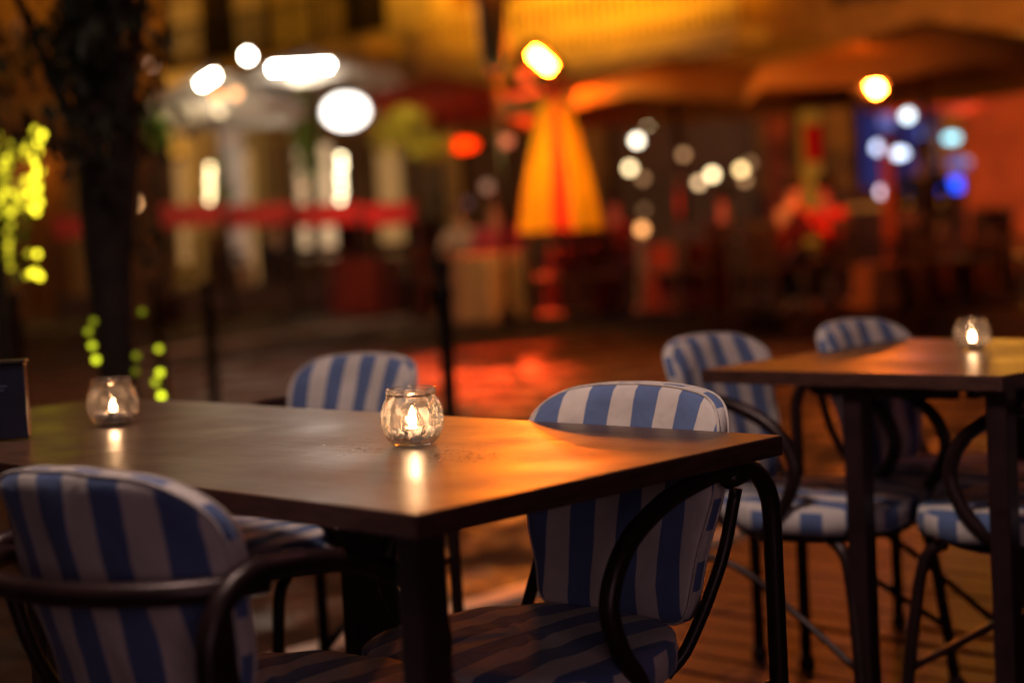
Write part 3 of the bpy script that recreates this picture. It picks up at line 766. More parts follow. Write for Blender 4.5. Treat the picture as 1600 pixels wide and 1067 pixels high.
def bulb_thing(label, px, py, D, dia, col, st, group=None, sc=(1, 1, 1), cord=.5, name='pendant_lamp', cat='lamp'):
    c = W(px, py, D); root = thing(name, c, 0, label, cat, group)
    bm = bmesh.new(); sphere(bm, (0, 0, 0), dia/2, 14, sc); new_mesh('globe', bm, emit('lamp_glow', (col[0], col[1]*.93, col[2]*.8), st*.62), root)
    bm = bmesh.new(); tube(bm, [(0, 0, dia*sc[2]/2-.01), (0, 0, dia*sc[2]/2+.03)], .018, 8); tube(bm, [(0, 0, dia*sc[2]/2), (0, 0, dia/2+cord)], .004, 5); new_mesh('cord', bm, IRON, root)
    return root
WG = 'pendant lamps hanging in the dark doorway'
W1 = (1, .80, .48); W2 = (1, .55, .28); W3 = (1, .35, .14)
for lab, px, py, D, dia, col, st, g in [
 ('pale yellow pendant lamp, topmost in the cluster right of the yellow parasol', 1012, 192, 20, .11, W1, 11, WG),
 ('white pendant lamp just under the topmost pale yellow one', 995, 220, 20, .11, (1, .93, .82), 14, WG),
 ('cream pendant lamp, lowest of the column of three', 984, 263, 20, .11, W1, 10, WG),
 ('dim orange pendant lamp beside the lowest of the three in a column', 1004, 279, 21, .11, W2, 1.6, WG),
 ('dim orange pendant lamp alone in the middle of the doorway', 1068, 242, 21, .10, W2, 2.4, WG),
 ('bright cream pendant lamp right of centre in the doorway', 1113, 273, 20, .11, W1, 12, WG),
 ('peach pendant lamp touching the bright cream one on its left', 1092, 286, 20, .10, (1, .68, .4), 6, WG),
 ('yellow pendant lamp at the right end of the doorway cluster', 1158, 265, 20, .11, (1, .72, .34), 9, WG),
 ('faint orange pendant lamp behind the yellow one at the right end', 1172, 255, 21, .11, W2, 1.0, WG),
 ('faint peach pendant lamp under the yellow one at the right end', 1164, 282, 21, .10, W2, 2.2, WG),
 ('faint orange pendant lamp low at the left of the doorway', 1060, 283, 21, .10, W3, 1.2, WG),
 ('very faint amber pendant lamp high in the doorway', 1120, 185, 22, .12, W2, .7, WG),
 ('orange lantern globe on top of a slim grey pedestal', 1003, 358, 17, .11, (1, .45, .16), 5.5, None),
 ('faint reddish globe above the orange lantern globe', 1006, 328, 19, .10, W2, .6, None),
 ('peach pendant lamp in the pale room at the left', 476, 293, 25, .11, (1, .5, .3), 3.2, None),
 ('orange globe lamp behind the dark tree trunk', 210, 318, 20, .09, (1, .52, .24), 11, None),
 ('dim pink globe lamp high beside the trunk', 238, 101, 20, .09, (1, .6, .45), 1.8, None),
 ('faint globe lamp high left of the trunk', 207, 126, 20, .10, (1, .5, .35), .5, None),
 ('orange globe lamp over the white pillar', 340, 150, 20.3, .13, (1, .36, .10), 6, None),
 ('peach globe lamp over the white pillar', 368, 147, 20.3, .13, (1, .50, .22), 6, None),
 ('cream globe lamp just below the orange one over the pillar', 343, 174, 20.3, .11, (1, .8, .5), 4, None),
 ('dim red round lamp left of the bright heater', 773, 108, 15.2, .12, (1, .05, .01), 2.4, None),
 ('dim red round lamp touching the bright heater', 819, 119, 15.2, .12, (1, .07, .01), 2.8, None),
 ('pinkish grey globe lamp above the red seated figure', 1243, 305, 16, .10, (1, .52, .3), 2.4, None),
 ('yellow green lamp at the shoulder of the red seated figure', 1286, 293, 16, .11, (1, .62, .05), 5, None),
 ('faint lilac globe lamp under the red sign', 727, 320, 21, .14, (.7, .45, .6), .5, None),
 ('faint peach globe lamp below the salmon sign', 761, 292, 21, .15, (1, .5, .35), .7, None),
 ('white blue lamp, topmost in the blue lit bar', 1418, 181, 20, .14, (.62, .80, 1), 9, 'lamps of the blue lit bar'),
 ('pale blue lamp at the left of the bar', 1372, 231, 20, .13, (.50, .62, 1), 8, 'lamps of the blue lit bar'),
 ('pale blue lamp in the middle of the bar', 1405, 240, 20, .14, (.55, .68, 1), 9, 'lamps of the blue lit bar'),
 ('turquoise lamp at the right of the bar', 1487, 216, 20, .14, (.30, .75, 1), 6, 'lamps of the blue lit bar'),
 ('lilac white lamp, lowest at the left of the bar', 1378, 300, 19, .11, (.9, .72, 1), 6, 'lamps of the blue lit bar'),
 ('added faint blue glow high at the left corner of the bar', 1385, 190, 20.4, .2, (.25, .30, 1), .9, 'lamps of the blue lit bar'),  # this and the next two globes are added to widen the blue glow
 ('added faint blue glow right of the topmost lamp in the bar', 1447, 205, 20.4, .2, (.2, .32, 1), .8, 'lamps of the blue lit bar'),
 ('added faint blue glow between the turquoise lamp and the screen', 1500, 255, 20.4, .2, (.12, .25, 1), .9, 'lamps of the blue lit bar'),
 ('muted blue lamp low in the middle of the bar', 1414, 294, 20, .15, (.22, .30, 1), 2.2, 'lamps of the blue lit bar'),
 ]:
    sc = (1.5, 1, .8) if 'turquoise' in lab or 'middle of the bar' in lab and 'pale' in lab else (1, 1, 1)
    bulb_thing(lab, px, py, D, dia, col, st, g, sc)
# deep blue screen low at the right of the bar
c = W(1484, 289, 20); root = thing('bar_screen', c, 0, 'deep blue glowing screen low at the right of the bar', 'screen')
bm = bmesh.new(); box(bm, (0, 0, 0), (.30, .02, .17)); new_mesh('panel', bm, emit('blue_screen', (.01, .08, 1), 3.2), root, smooth=False)
bm = bmesh.new(); box(bm, (0, .04, 0), (.36, .05, .23), bevel=.01); tube(bm, [(0, .05, -.1), (0, .05, -.5)], .02, 6); new_mesh('case', bm, IRON, root, smooth=False)
# signs
for lab, px, py, D, wd, hh, col, st in (('glowing red oval sign over the terrace', 724, 227, 20, .38, .17, (1, .03, .0), 3.2), ('dim salmon oval sign right of the red one', 788, 221, 20, .22, .14, (1, .22, .09), 1.1)):
    c = W(px, py, D); root = thing('oval_sign', c, 0, lab, 'sign')
    bm = bmesh.new(); bmesh.ops.create_cone(bm, cap_ends=True, segments=28, radius1=.5, radius2=.5, depth=.06, matrix=Matrix.Diagonal((wd, 1, hh, 1)) @ Matrix.Rotation(pi/2, 4, 'X')); new_mesh('lit_face', bm, emit('sign_red', col, st), root, smooth=False)
    bm = bmesh.new(); tube(bm, [(wd*.5*cos(t), .03, hh*.5*sin(t)) for t in [2*pi*k/30 for k in range(30)]], .012, 6, closed=True); tube(bm, [(0, .05, 0), (0, .05, .5)], .012, 6); new_mesh('rim', bm, IRON, root)
# big white dome lamp
c = W(547, 180, 20.0); root = thing('dome_lamp', c, 0, 'large white glowing dome lamp above the left terrace', 'lamp')
bm = bmesh.new(); lathe(bm, [(.0, .24), (.12, .225), (.24, .17), (.34, .07), (.38, -.03), (.40, -.10), (.37, -.11), (.33, -.04), (0, 0)], 28); new_mesh('shade', bm, CREAMF, root)
bm = bmesh.new(); sphere(bm, (0, -.55, .0), .18, 16, (1.55, .4, 1.15)); new_mesh('light_bulb', bm, emit('dome_glow', (1, .92, .82), 5), root)
bm = bmesh.new(); tube(bm, [(0, 0, .2), (0, 0, .9)], .012, 6); new_mesh('cord', bm, IRON, root)
# vertical light strings
def lstring(label, px, y0, y1, n, D, dia, col, s0, s1, name='light_string'):
    a, b = W(px, y0, D), W(px, y1, D); root = thing(name, b, 0, label, 'string lights')
    gm = [emit('string_bulb', col, s0), emit('string_bulb', col, (s0+s1)/2), emit('string_bulb', col, s1)]
    for k in range(n):
        p = a.lerp(b, k/(n-1)) - b
        bm = bmesh.new(); sphere(bm, p+Vector((.01*sin(k*2.1), 0, 0)), dia/2, 10); new_mesh('bulb', bm, gm[min(2, int(3*k/n))], root)
    bm = bmesh.new(); tube(bm, [a-b+Vector((0, 0, .2)), Vector((0, 0, -.1))], .006, 5); new_mesh('wire', bm, IRON, root)
lstring('tall hanging string of cream bulbs at the left of the pale room', 328, 262, 332, 8, 22, .075, (1, .74, .36), 8, 6)
lstring('hanging string of cream bulbs under the dome lamp', 533, 247, 312, 6, 22, .085, (1, .82, .48), 11, 8)

# ---------------------------------------------------------------- near tree with lights
BARK = mat('dark_bark', (.030, .018, .014), .9, 0, .4, 12, .6, 40)
LEAF = mat('leaves', (.026, .028, .012), .6, 0, .5, 6); LEAF2 = mat('lit_leaves', (.17, .30, .035), .6, 0, .5, 6); LEAFY = mat('olive_leaves', (.42, .38, .05), .6, 0, .4, 6)  # lit and olive leaves carry lamplight in a brighter colour
def leaves(bm, c, rad, n, size, rnd):
    for _ in range(n):
        while True:
            v = Vector((rnd.uniform(-1, 1), rnd.uniform(-1, 1), rnd.uniform(-1, 1)))
            if v.length < 1: break
        p = c + Vector((v.x*rad[0], v.y*rad[1], v.z*rad[2]))
        s = size*rnd.uniform(.6, 1.3)
        m = Matrix.Rotation(rnd.uniform(0, 6.28), 3, 'Z') @ Matrix.Rotation(rnd.uniform(0, 3.1), 3, 'X')
        q = [m @ Vector(x)+p for x in ((0, -s, 0), (s*.45, 0, s*.1), (0, s, 0), (-s*.45, 0, s*.1))]
        bm.faces.new([bm.verts.new(x) for x in q])
rnd = random.Random(21)
c = W(184, 640, 5.6); c.z = -.1
root = thing('street_tree', c, 0, 'dark broad street tree whose trunk is wound with a few green lights', 'tree', 'trees on the near side of the street')
bm = bmesh.new()
tube(bm, catmull([(0, 0, 0), (.01, 0, .7), (0, .02, 1.15), (.03, 0, 1.6), (.05, .02, 2.6), (.02, 0, 3.4)], 5), .1, 14,
     radii=[.066 if i < 8 else min(.115, .066+.006*(i-7)) for i in range(26)])
new_mesh('trunk', bm, BARK, root)
for (x, y, z) in ((-.55, .1, 2.9), (.32, .2, 3.1), (.12, -.1, 2.7), (-.35, .5, 2.9), (-.12, .1, 2.5), (.2, -.1, 2.3)):
    bm = bmesh.new(); tube(bm, catmull([(.03, 0, 1.25+.1*abs(x)), (x*.25+.02, y*.3, 1.7), (x*.55, y*.7, 2.2), (x, y, z)], 5), .04, 8, radii=[.034-.0017*i for i in range(16)]); new_mesh('limb', bm, BARK, root)
bm = bmesh.new()
for k in range(46):
    leaves(bm, Vector((rnd.uniform(-.62, .20), rnd.uniform(-.5, .5), rnd.uniform(1.55, 2.6))), (.17, .2, .13), 60, .032, rnd)
for k in range(4):
    leaves(bm, Vector((rnd.uniform(-.02, .17), rnd.uniform(-.2, .2), rnd.uniform(1.02, 1.95))), (.07, .12, .13), 50, .028, rnd)
new_mesh('crown', bm, LEAF, root)
YG = (.60, .66, .02)
ls = thing('trunk_lights', W(190, 560, 5.2), 0, 'sparse string of green yellow lights spiralling down the dark trunk', 'string lights')
o0 = ls.location
for px, py, st in ((150, 562, 5), (144, 540, 3), (138, 518, 1.2), (146, 502, .8), (248, 545, 2.6), (250, 582, 5), (243, 597, 2.2), (252, 618, 7), (213, 556, .7), (222, 487, .5), (212, 580, .4)):
    bm = bmesh.new(); p = W(px, py, 4.9)-o0; sphere(bm, p, .011, 10); new_mesh('bulb', bm, emit('green_bulb', YG, st*.6), ls)
bm = bmesh.new(); tube(bm, catmull([W(137, 490, 4.9)-o0, W(144, 540, 4.9)-o0, W(200, 575, 4.87)-o0, W(249, 545, 4.9)-o0, W(246, 590, 4.9)-o0, W(252, 640, 4.9)-o0], 8), .0025, 5); new_mesh('wire', bm, IRON, ls)
# lit young tree at the frame's left edge
c = W(22, 700, 6.0); c.z = -.1
root = thing('young_tree', c, 0, 'young tree at the left edge thickly wrapped in yellow string lights', 'tree', 'trees on the near side of the street')
bm = bmesh.new(); tube(bm, catmull([(0, 0, 0), (.005, 0, .6), (-.01, 0, 1.2), (0, 0, 1.9)], 5), .03, 10); new_mesh('trunk', bm, BARK, root)
bm = bmesh.new()
for k in range(10): leaves(bm, Vector((rnd.uniform(-.16, .04), rnd.uniform(-.1, .1), rnd.uniform(1.15, 1.6))), (.08, .08, .09), 26, .025, rnd)
new_mesh('crown', bm, LEAF2, root)
yl = thing('yellow_tree_lights', W(30, 300, 6), 0, 'dense glowing yellow string lights covering the young tree at the left edge', 'string lights')
o0 = yl.location
YM = [emit('yellow_bulb', (1, .86, .03), s) for s in (.7, 2.0, 4.2)]
sp = []
for k in range(19): sp.append((rnd.gauss(57, 5), 203+k*7.1, 2 if rnd.random() < .6 else 1))
for k in range(46): sp.append((rnd.uniform(-14, 44), rnd.uniform(205, 340), 0 if rnd.random() < .62 else 1))
for k in range(7): sp.append((rnd.gauss(15, 3), 352+k*11, 0 if k != 3 else 1))
sp += [(58, 397, 2), (45, 396, 0), (50, 427, 2), (62, 432, 2), (56, 424, 1), (42, 430, 0), (8, 300, 1), (6, 325, 1), (4, 260, 1)]
for px, py, mi in sp:
    bm = bmesh.new(); sphere(bm, W(px, py, rnd.uniform(5.7, 6.3))-o0, .0125, 8); new_mesh('bulb', bm, YM[mi], yl)
bm = bmesh.new(); tube(bm, catmull([W(20+30*sin(k*1.9), 200+k*16, 6)-o0 for k in range(15)], 5), .003, 5); new_mesh('wire', bm, IRON, yl)

# bollards
bol = None
for lab, px, D in (('dark bollard directly behind the sharp candle jar', 690, 7.0), ('dark bollard left of the far striped chair', 321, 8.2), ('dark bollard at the left edge by the yellow lights', 18, 8.0), ('dark bollard just right of the tree trunk', 240, 9.6)):
    c = W(px, 400, D); c.z = -.1
    if bol is None:
        root = thing('bollard', c, 0, lab, 'bollard', 'dark bollards along the near kerb'); bol = root
        bm = bmesh.new(); lathe(bm, [(.05, 0), (.05, .08), (.032, .10), (.029, .85), (.036, .87), (.036, .90), (.028, .93), (.028, .98)], 16); new_mesh('post', bm, IRON, root)
        bm = bmesh.new(); sphere(bm, (0, 0, 1.0), .038, 14); new_mesh('ball_top', bm, IRON, root)
    else:
        root = copy_tree(bol); root['label'] = lab; root.location = c
bol.scale = (1.1, 1.1, 1.05)
# unlit street lantern hanging in from above
c = W(791, 430, 15.2); c.z = .2
root = thing('street_lantern', c, 0, 'tall unlit black street lantern rising behind the terrace rail at the top centre', 'street lamp')
bm = bmesh.new(); tube(bm, [(0, 0, 0), (0, 0, 2.55)], .028, 10); lathe(bm, [(.09, 0), (.09, .15), (.04, .25)], 12); new_mesh('post', bm, IRON, root)
bm = bmesh.new(); lathe(bm, [(.04, 2.5), (.12, 2.62), (.16, 3.2), (.19, 3.25), (.05, 3.6), (0, 3.65)], 6); new_mesh('lantern_head', bm, IRON, root)

# ---------------------------------------------------------------- plants
def plant(label, px, D, z0, z1, wd, m, n=900, leaf=.06, pot=True, name='potted_shrub', trail=False):
    c = W(px, 300, D); c.z = .2; r = random.Random(px)
    root = thing(name, c, 0, label, 'plant')
    bm = bmesh.new()
    for k in range(9): leaves(bm, Vector((r.uniform(-.6, .6)*wd/2, r.uniform(-.5, .5)*wd/2, r.uniform(z0+.1, z1-.1)-.2)), (wd*.28, wd*.28, (z1-z0)*.2), n//9, leaf, r)
    new_mesh('foliage', bm, m, root)
    bm = bmesh.new()
    for k in range(4): tube(bm, catmull([(0, 0, .35), (.04*sin(k*2), .04*cos(k*2), (z0+.2)*.6), (.15*wd*sin(k*1.7), .15*wd*cos(k), z1-.5)], 4), .014, 6)
    new_mesh('stem', bm, BARK, root)
    bm = bmesh.new(); lathe(bm, [(0, 0), (.14, 0), (.19, .36), (.21, .37), (.21, .41), (.17, .41), (.16, .34), (0, .34)], 18); new_mesh('pot', bm, DARKW, root)
plant('small green shrub beside the dark tree, high against the pale wall', 252, 21, 2.3, 3.1, .4, LEAF2, 500)
plant('tall narrow green climber between the white canopies', 484, 22.6, 1.9, 3.3, .40, LEAF2, 800)
plant('bushy olive green plant left of the red sign', 650, 19, 1.95, 2.75, 1.0, LEAFY, 1100)
plant('thin green plant at the foot of the cream light string', 345, 23.5, 1.6, 2.5, .3, LEAF2, 350)

# ---------------------------------------------------------------- left terrace: red banner rail, pillar
for k, (x0, x1, y) in enumerate(((250, 350, 334), (355, 455, 334), (460, 560, 333), (565, 655, 332), (82, 158, 352))):
    D = 21 if k < 4 else 22
    a, b = W(x0, y, D), W(x1, y, D); root = thing('red_windbreak', Vector((a.x, a.y, .2)), math.atan2(b.y-a.y, b.x-a.x),
        ['red topped windbreak panel nearest the trunk', 'red topped windbreak panel under the tall string of bulbs', 'red topped windbreak panel left of the string under the dome', 'red topped windbreak panel at the right end of the row', 'red topped windbreak panel left of the tree trunk'][k], 'windbreak', 'red windbreak panels of the left terrace')
    L_ = (b-a).length; z = (a.z+b.z)/2-.2
    bm = bmesh.new(); box(bm, (L_/2, 0, z-.02), (L_, .05, .30), bevel=.01); new_mesh('red_panel', bm, REDF, root, smooth=False)
    bm = bmesh.new(); box(bm, (L_/2, 0, .25), (L_-.06, .03, .34)); new_mesh('dark_panel', bm, DARKW, root, smooth=False)
    for s in (0, 1):
        bm = bmesh.new(); box(bm, (s*L_, 0, z/2), (.05, .07, z)); new_mesh('post', bm, IRON, root, smooth=False)
c = W(366, 300, 25.5); c.z = .2
root = thing('pillar', c, .2, 'white square pillar under the orange globe lamps', 'pillar')
bm = bmesh.new(); box(bm, (0, 0, 1.75), (.38, .38, 3.1), bevel=.02); new_mesh('shaft', bm, mat('white_plaster', (.75, .62, .52), .8), root, smooth=False)
bm = bmesh.new(); box(bm, (0, 0, 3.36), (.52, .52, .12), bevel=.02); box(bm, (0, 0, .1), (.5, .5, .2), bevel=.02); new_mesh('capital', bm, TRIM, root, smooth=False)

# ---------------------------------------------------------------- tables and chairs opposite
CLOTH = [mat('dark_red_cloth', (.16, .02, .018), .9), mat('cream_cloth', (.30, .22, .14), .9, 0, .15, 5), mat('orange_lit_cloth', (.22, .07, .02), .9)]  # the orange cloth holds the light of orange lit patches in its colour
def cloth_table(label, px, D, m, wd=.72, hh=.74, cat='table'):
    if m is CLOTH[2]: hh = .46
    c = W(px, 300, D); c.z = .2
    root = thing('draped_table', c, .3, label, cat, 'draped tables on the opposite terrace')
    bm = bmesh.new(); rings = []; sg = 48
    for z, k in ((hh, .0), (hh-.02, .0), (hh*.6, .45), (.05, 1)):
        rg = []
        for i in range(sg):
            t = 2*pi*i/sg; e = .52
            f = e*wd*(1+k*(.06+.13*sin(t*7)))
            rg.append(bm.verts.new((f*cos(t), f*sin(t), z)))
        rings.append(rg)
    bm.faces.new(rings[0])
    for a, b in zip(rings, rings[1:]):
        for i in range(sg): bm.faces.new((a[i], b[i], b[(i+1) % sg], a[(i+1) % sg]))
    new_mesh('cloth', bm, m, root)
    bm = bmesh.new(); tube(bm, [(0, 0, 0), (0, 0, hh-.03)], .03, 8); box(bm, (0, 0, .02), (.4, .4, .04)); new_mesh('pedestal', bm, IRON, root)
for lab, px, D, k, wd in (('cream draped table behind the middle bollard', 742, 16.2, 1, .62), ('narrow cream draped table right of the other cream one', 797, 16.6, 1, .36), ('dark red draped table under the folded parasol', 905, 17, 0, .7), ('dark red draped table by the grey pedestal', 1070, 16.6, 0, .8), ('dark red draped table at the left terrace', 560, 20, 0, .8),
    ('low draped table with painted orange light left of the standing figure', 1372, 14.6, 2, .5), ('low draped table with painted orange light touching the other orange one', 1418, 15.2, 2, .5), ('small low draped table with painted orange light near the right edge', 1482, 15.4, 2, .28), ('low draped table with painted orange light at the right edge', 1545, 15.4, 2, .44), ('pale draped table far at the left terrace', 370, 22.5, 1, .36)):
    cloth_table(lab, px, D, CLOTH[k], wd)
def far_chair():
    root = thing('terrace_chair', (0, 0, 0), 0, 'dark wooden terrace chair', 'chair', 'dark chairs on the opposite terrace')
    bm = bmesh.new(); box(bm, (0, 0, .45), (.42, .42, .04), bevel=.01); new_mesh('seat', bm, DARKW, root, smooth=False)
    bm = bmesh.new(); box(bm, (0, -.2, .86), (.40, .025, .12), bevel=.01)
    for k in range(5): box(bm, (-.14+.07*k, -.2, .66), (.018, .02, .38))
    new_mesh('backrest', bm, DARKW, root, smooth=False)
    for x in (-1, 1):
        for y in (-1, 1):
            bm = bmesh.new(); h_ = .92 if y < 0 else .43; box(bm, (.19*x, .19*y if y > 0 else -.2, h_/2), (.035, .035, h_)); new_mesh('leg', bm, DARKW, root, smooth=False)
    return root
fc = far_chair(); first = True; r = random.Random(4)
spots = [(300, 21.8), (345, 22.4), (410, 21.8), (455, 22.6), (505, 21.4), (590, 20.2), (628, 19.4), (672, 18.6), (845, 16.4), (872, 17.4), (935, 16.4), (965, 17.6), (1035, 16.2), (1100, 16), (1140, 16.8), (1175, 15.6), (1215, 15.2), (1345, 14.8), (1448, 14.4), (1465, 16), (1512, 14.6), (1578, 14.4), (1605, 15.2)]
nm = ['leftmost', 'second', 'third', 'fourth', 'fifth', 'sixth', 'seventh', 'eighth', 'ninth', 'tenth', 'eleventh', 'twelfth', 'thirteenth', 'fourteenth', 'fifteenth', 'sixteenth', 'seventeenth', 'eighteenth', 'nineteenth', 'twentieth', 'twenty-first', 'twenty-second', 'rightmost']
for k, (px, D) in enumerate(spots):
    o = fc if first else copy_tree(fc); first = False
    c = W(px, 300, D); o.location = (c.x, c.y, .2); o.rotation_euler = (0, 0, r.uniform(0, 6.28))
    o['label'] = 'dark wooden chair on the opposite terrace, %s from the left' % nm[k] if k not in (0, 22) else 'dark wooden chair on the opposite terrace, %s of the row' % nm[k]
# low dark rail along the platform edge
for k in range(11):
    t0 = -4.6+k*2.2; a, b = EP(t0, .25), EP(t0+2.1, .25); root = thing('railing', (a.x, a.y, .2), math.atan2(b.y-a.y, b.x-a.x), 'dark slatted rail section along the platform edge, number %s from the right' % nm[k].replace('leftmost', 'first'), 'railing', 'rail sections along the opposite platform')
    for zz in (.62, .10):
        bm = bmesh.new(); box(bm, (1.05, 0, zz), (2.1, .05, .06)); new_mesh('rail', bm, DARKW, root, smooth=False)
    bm = bmesh.new()
    for q in range(8): box(bm, (.15+q*.255, 0, .355), (.05, .025, .46))
    new_mesh('slats', bm, DARKW, root, smooth=False)
    for s in (0, 1):
        bm = bmesh.new(); box(bm, (.03+s*2.04, 0, .335), (.06, .07, .67)); new_mesh('post', bm, DARKW, root, smooth=False)

# ---------------------------------------------------------------- people
def skin_mesh(name, pts, edges, m, parent, sub=1):
    me = bpy.data.meshes.new(name); me.from_pydata([p[0] for p in pts], edges, [])
    o = bpy.data.objects.new(name, me); COL.objects.link(o)
    md = o.modifiers.new('skin', 'SKIN'); md.use_smooth_shade = True
    for v, p in zip(me.skin_vertices[0].data, pts):
        v.radius = (p[1], p[2] if len(p) > 2 else p[1])
    me.skin_vertices[0].data[0].use_root = True
    o.modifiers.new('sub', 'SUBSURF').levels = sub; o.modifiers['sub'].render_levels = sub
    dg = bpy.context.evaluated_depsgraph_get(); nm_ = bpy.data.meshes.new_from_object(o.evaluated_get(dg))
    bpy.data.objects.remove(o); nm_.materials.clear(); nm_.materials.append(m)
    q = bpy.data.objects.new(name, nm_); COL.objects.link(q); q.parent = parent; return q
def person(label, px, D, rz, pose, top, bottom, hair, z=.2, hgt=1.7):
    c = W(px, 300, D); c.z = z
    root = thing('person', c, rz, label, 'person')
    k = hgt/1.7
    if pose == 'stand':
        J = dict(pel=(0, 0, .92), ch=(0, 0, 1.28), nk=(0, 0, 1.44), hd=(0, .03, 1.60), sL=(-.19, 0, 1.38), eL=(-.24, .0, 1.12), wL=(-.20, .14, .92), sR=(.19, 0, 1.38), eR=(.25, -.02, 1.12), wR=(.2, .18, .98),
                 hL=(-.09, 0, .88), kL=(-.10, .03, .49), aL=(-.10, 0, .08), hR=(.09, 0, .88), kR=(.12, .06, .49), aR=(.14, .0, .08))
    else:
        J = dict(pel=(0, 0, .52), ch=(0, .03, .88), nk=(0, .06, 1.04), hd=(0, .10, 1.20), sL=(-.19, .04, .98), eL=(-.24, .14, .74), wL=(-.12, .36, .78), sR=(.19, .04, .98), eR=(.25, .14, .74), wR=(.10, .36, .80),
                 hL=(-.09, .05, .50), kL=(-.13, .44, .50), aL=(-.12, .40, .08), hR=(.09, .05, .50), kR=(.13, .44, .50), aR=(.14, .46, .08))
    V = {a: Vector(b)*k for a, b in J.items()}
    fL, fR = V['aL']+Vector((0, .15, -.05))*k, V['aR']+Vector((0, .15, -.05))*k
    P_ = [(V['pel'], .13, .10), (V['ch'], .14, .10), (V['nk'], .055), (V['hd']-Vector((0, .01, .05)), .062), (V['hd']+Vector((0, 0, .04)), .085, .095)]
    Ed = [(0, 1), (1, 2), (2, 3), (3, 4)]
    for s in 'LR':
        i = len(P_); P_ += [(V['s'+s], .058), (V['e'+s], .042), (V['w'+s], .028)]; Ed += [(1, i), (i, i+1), (i+1, i+2)]
        pa = V['w'+s]+(V['w'+s]-V['e'+s]).normalized()*.07; P_.append((pa, .036, .018)); Ed.append((i+2, i+3))
        d = (V['w'+s]-V['e'+s]).normalized(); sd = d.cross(Vector((0, 0, 1))).normalized()
        for f_ in range(4):
            j2 = len(P_); b_ = pa+d*.03+sd*(-.027+.018*f_); ln = (.030, .036, .033, .026)[f_]
            P_ += [(b_, .009), (b_+d*ln+Vector((0, 0, -.008)), .008), (b_+d*ln*1.7+Vector((0, 0, -.022)), .007)]; Ed += [(i+3, j2), (j2, j2+1), (j2+1, j2+2)]
        j2 = len(P_); b_ = V['w'+s]+d*.03+sd*.035; P_ += [(b_, .011), (b_+d*.035+sd*.02, .009)]; Ed += [(i+3, j2), (j2, j2+1)]
        i = len(P_); P_ += [(V['h'+s], .088), (V['k'+s], .058), (V['a'+s], .04), (fL if s == 'L' else fR, .035)]; Ed += [(0, i), (i, i+1), (i+1, i+2), (i+2, i+3)]
    P_ = [(p[0], *[q*k for q in p[1:]]) for p in P_]
    body = skin_mesh('body', P_, Ed, SKIN, root)
    # face: nose, eyes, ears, mouth
    h = V['hd']+Vector((0, 0, .02))
    bm = bmesh.new(); sphere(bm, h+Vector((0, .092, -.012)), .014, 8, (.8, 1, 1.4)); new_mesh('nose', bm, SKIN, root)
    for s in (-1, 1):
        bm = bmesh.new(); sphere(bm, h+Vector((.082*s, 0, -.01)), .02, 8, (.4, .8, 1.3)); new_mesh('ear', bm, SKIN, root)
    for s in (-1, 1):
        bm = bmesh.new(); sphere(bm, h+Vector((.030*s, .080, .012)), .009, 8); new_mesh('eye', bm, IRON, root)
    bm = bmesh.new(); sphere(bm, h+Vector((0, .078, -.052)), .012, 8, (1.7, .8, .4)); new_mesh('mouth', bm, DRED, root)
    bm = bmesh.new(); sphere(bm, h+Vector((0, -.022, .040)), .108*k, 16, (.95, 1, .98))
    for v in bm.verts:
        if v.co.y > h.y+.055 and v.co.z < h.z+.06: v.co.y = h.y+.04
    new_mesh('hair', bm, hair, root)
    e = .014
    sh = [(V['pel']+Vector((0, 0, -.02)), .145, .115), (V['ch'], .155, .115), (V['nk']-Vector((0, 0, .03)), .07)]
    se = [(0, 1), (1, 2)]
    for s in 'LR': i = len(sh); sh += [(V['s'+s], .07), (V['e'+s], .056), (V['w'+s], .042)]; se += [(1, i), (i, i+1), (i+1, i+2)]
    skin_mesh('top', [(p[0], *[q*k for q in p[1:]]) for p in sh], se, top, root)
    tr = [(V['pel']+Vector((0, 0, -.01)), .14, .11)]; te = []
    for s in 'LR': i = len(tr); tr += [(V['h'+s], .10), (V['k'+s], .072), (V['a'+s]+Vector((0, 0, .03)), .055)]; te += [(0, i), (i, i+1), (i+1, i+2)]
    skin_mesh('trousers', [(p[0], *[q*k for q in p[1:]]) for p in tr], te, bottom, root)
    return root
BLK = mat('black_cloth', (.012, .012, .016), .9); REDT = mat('bright_red_cloth', (.60, .02, .02), .85); DRED = mat('wine_cloth', (.18, .015, .02), .85); NAVY = mat('navy_cloth', (.02, .025, .07), .9)
HB = mat('dark_hair', (.015, .010, .008), .7); HR = mat('brown_hair', (.07, .03, .015), .7); PALE = mat('pale_shirt', (.45, .38, .36), .9); PINK = mat('magenta_cloth', (.35, .03, .09), .9)
person('person in dark clothes standing before the blue lit bar', 1445, 17, 2.6, 'stand', BLK, BLK, HB, .0, 1.86)
person('person in a bright red top seated below the yellow green lamp', 1298, 15.6, 2.2, 'sit', REDT, BLK, HB, .2)
person('person in a dark red coat seated left of the one in bright red', 1228, 15.4, -1.2, 'sit', DRED, NAVY, HB, .2, 1.75)
person('person in a magenta top seated behind the cream draped table', 772, 18.5, pi, 'sit', PINK, BLK, HR, .2, 1.75)
person('person in a pale shirt seated behind the middle bollard', 722, 19.2, pi-.4, 'sit', PALE, BLK, HR, .2, 1.75)
person('person in wine red seated right of the folded parasol', 960, 18, 2.8, 'sit', DRED, NAVY, HB, .2)
person('person in dark blue seated in front of the doorway lamps', 1130, 17.6, pi, 'sit', NAVY, BLK, HB, .2, 1.65)
person('person in dark clothes seated at the left terrace', 430, 23, pi, 'sit', BLK, BLK, HR, .2, 1.7)
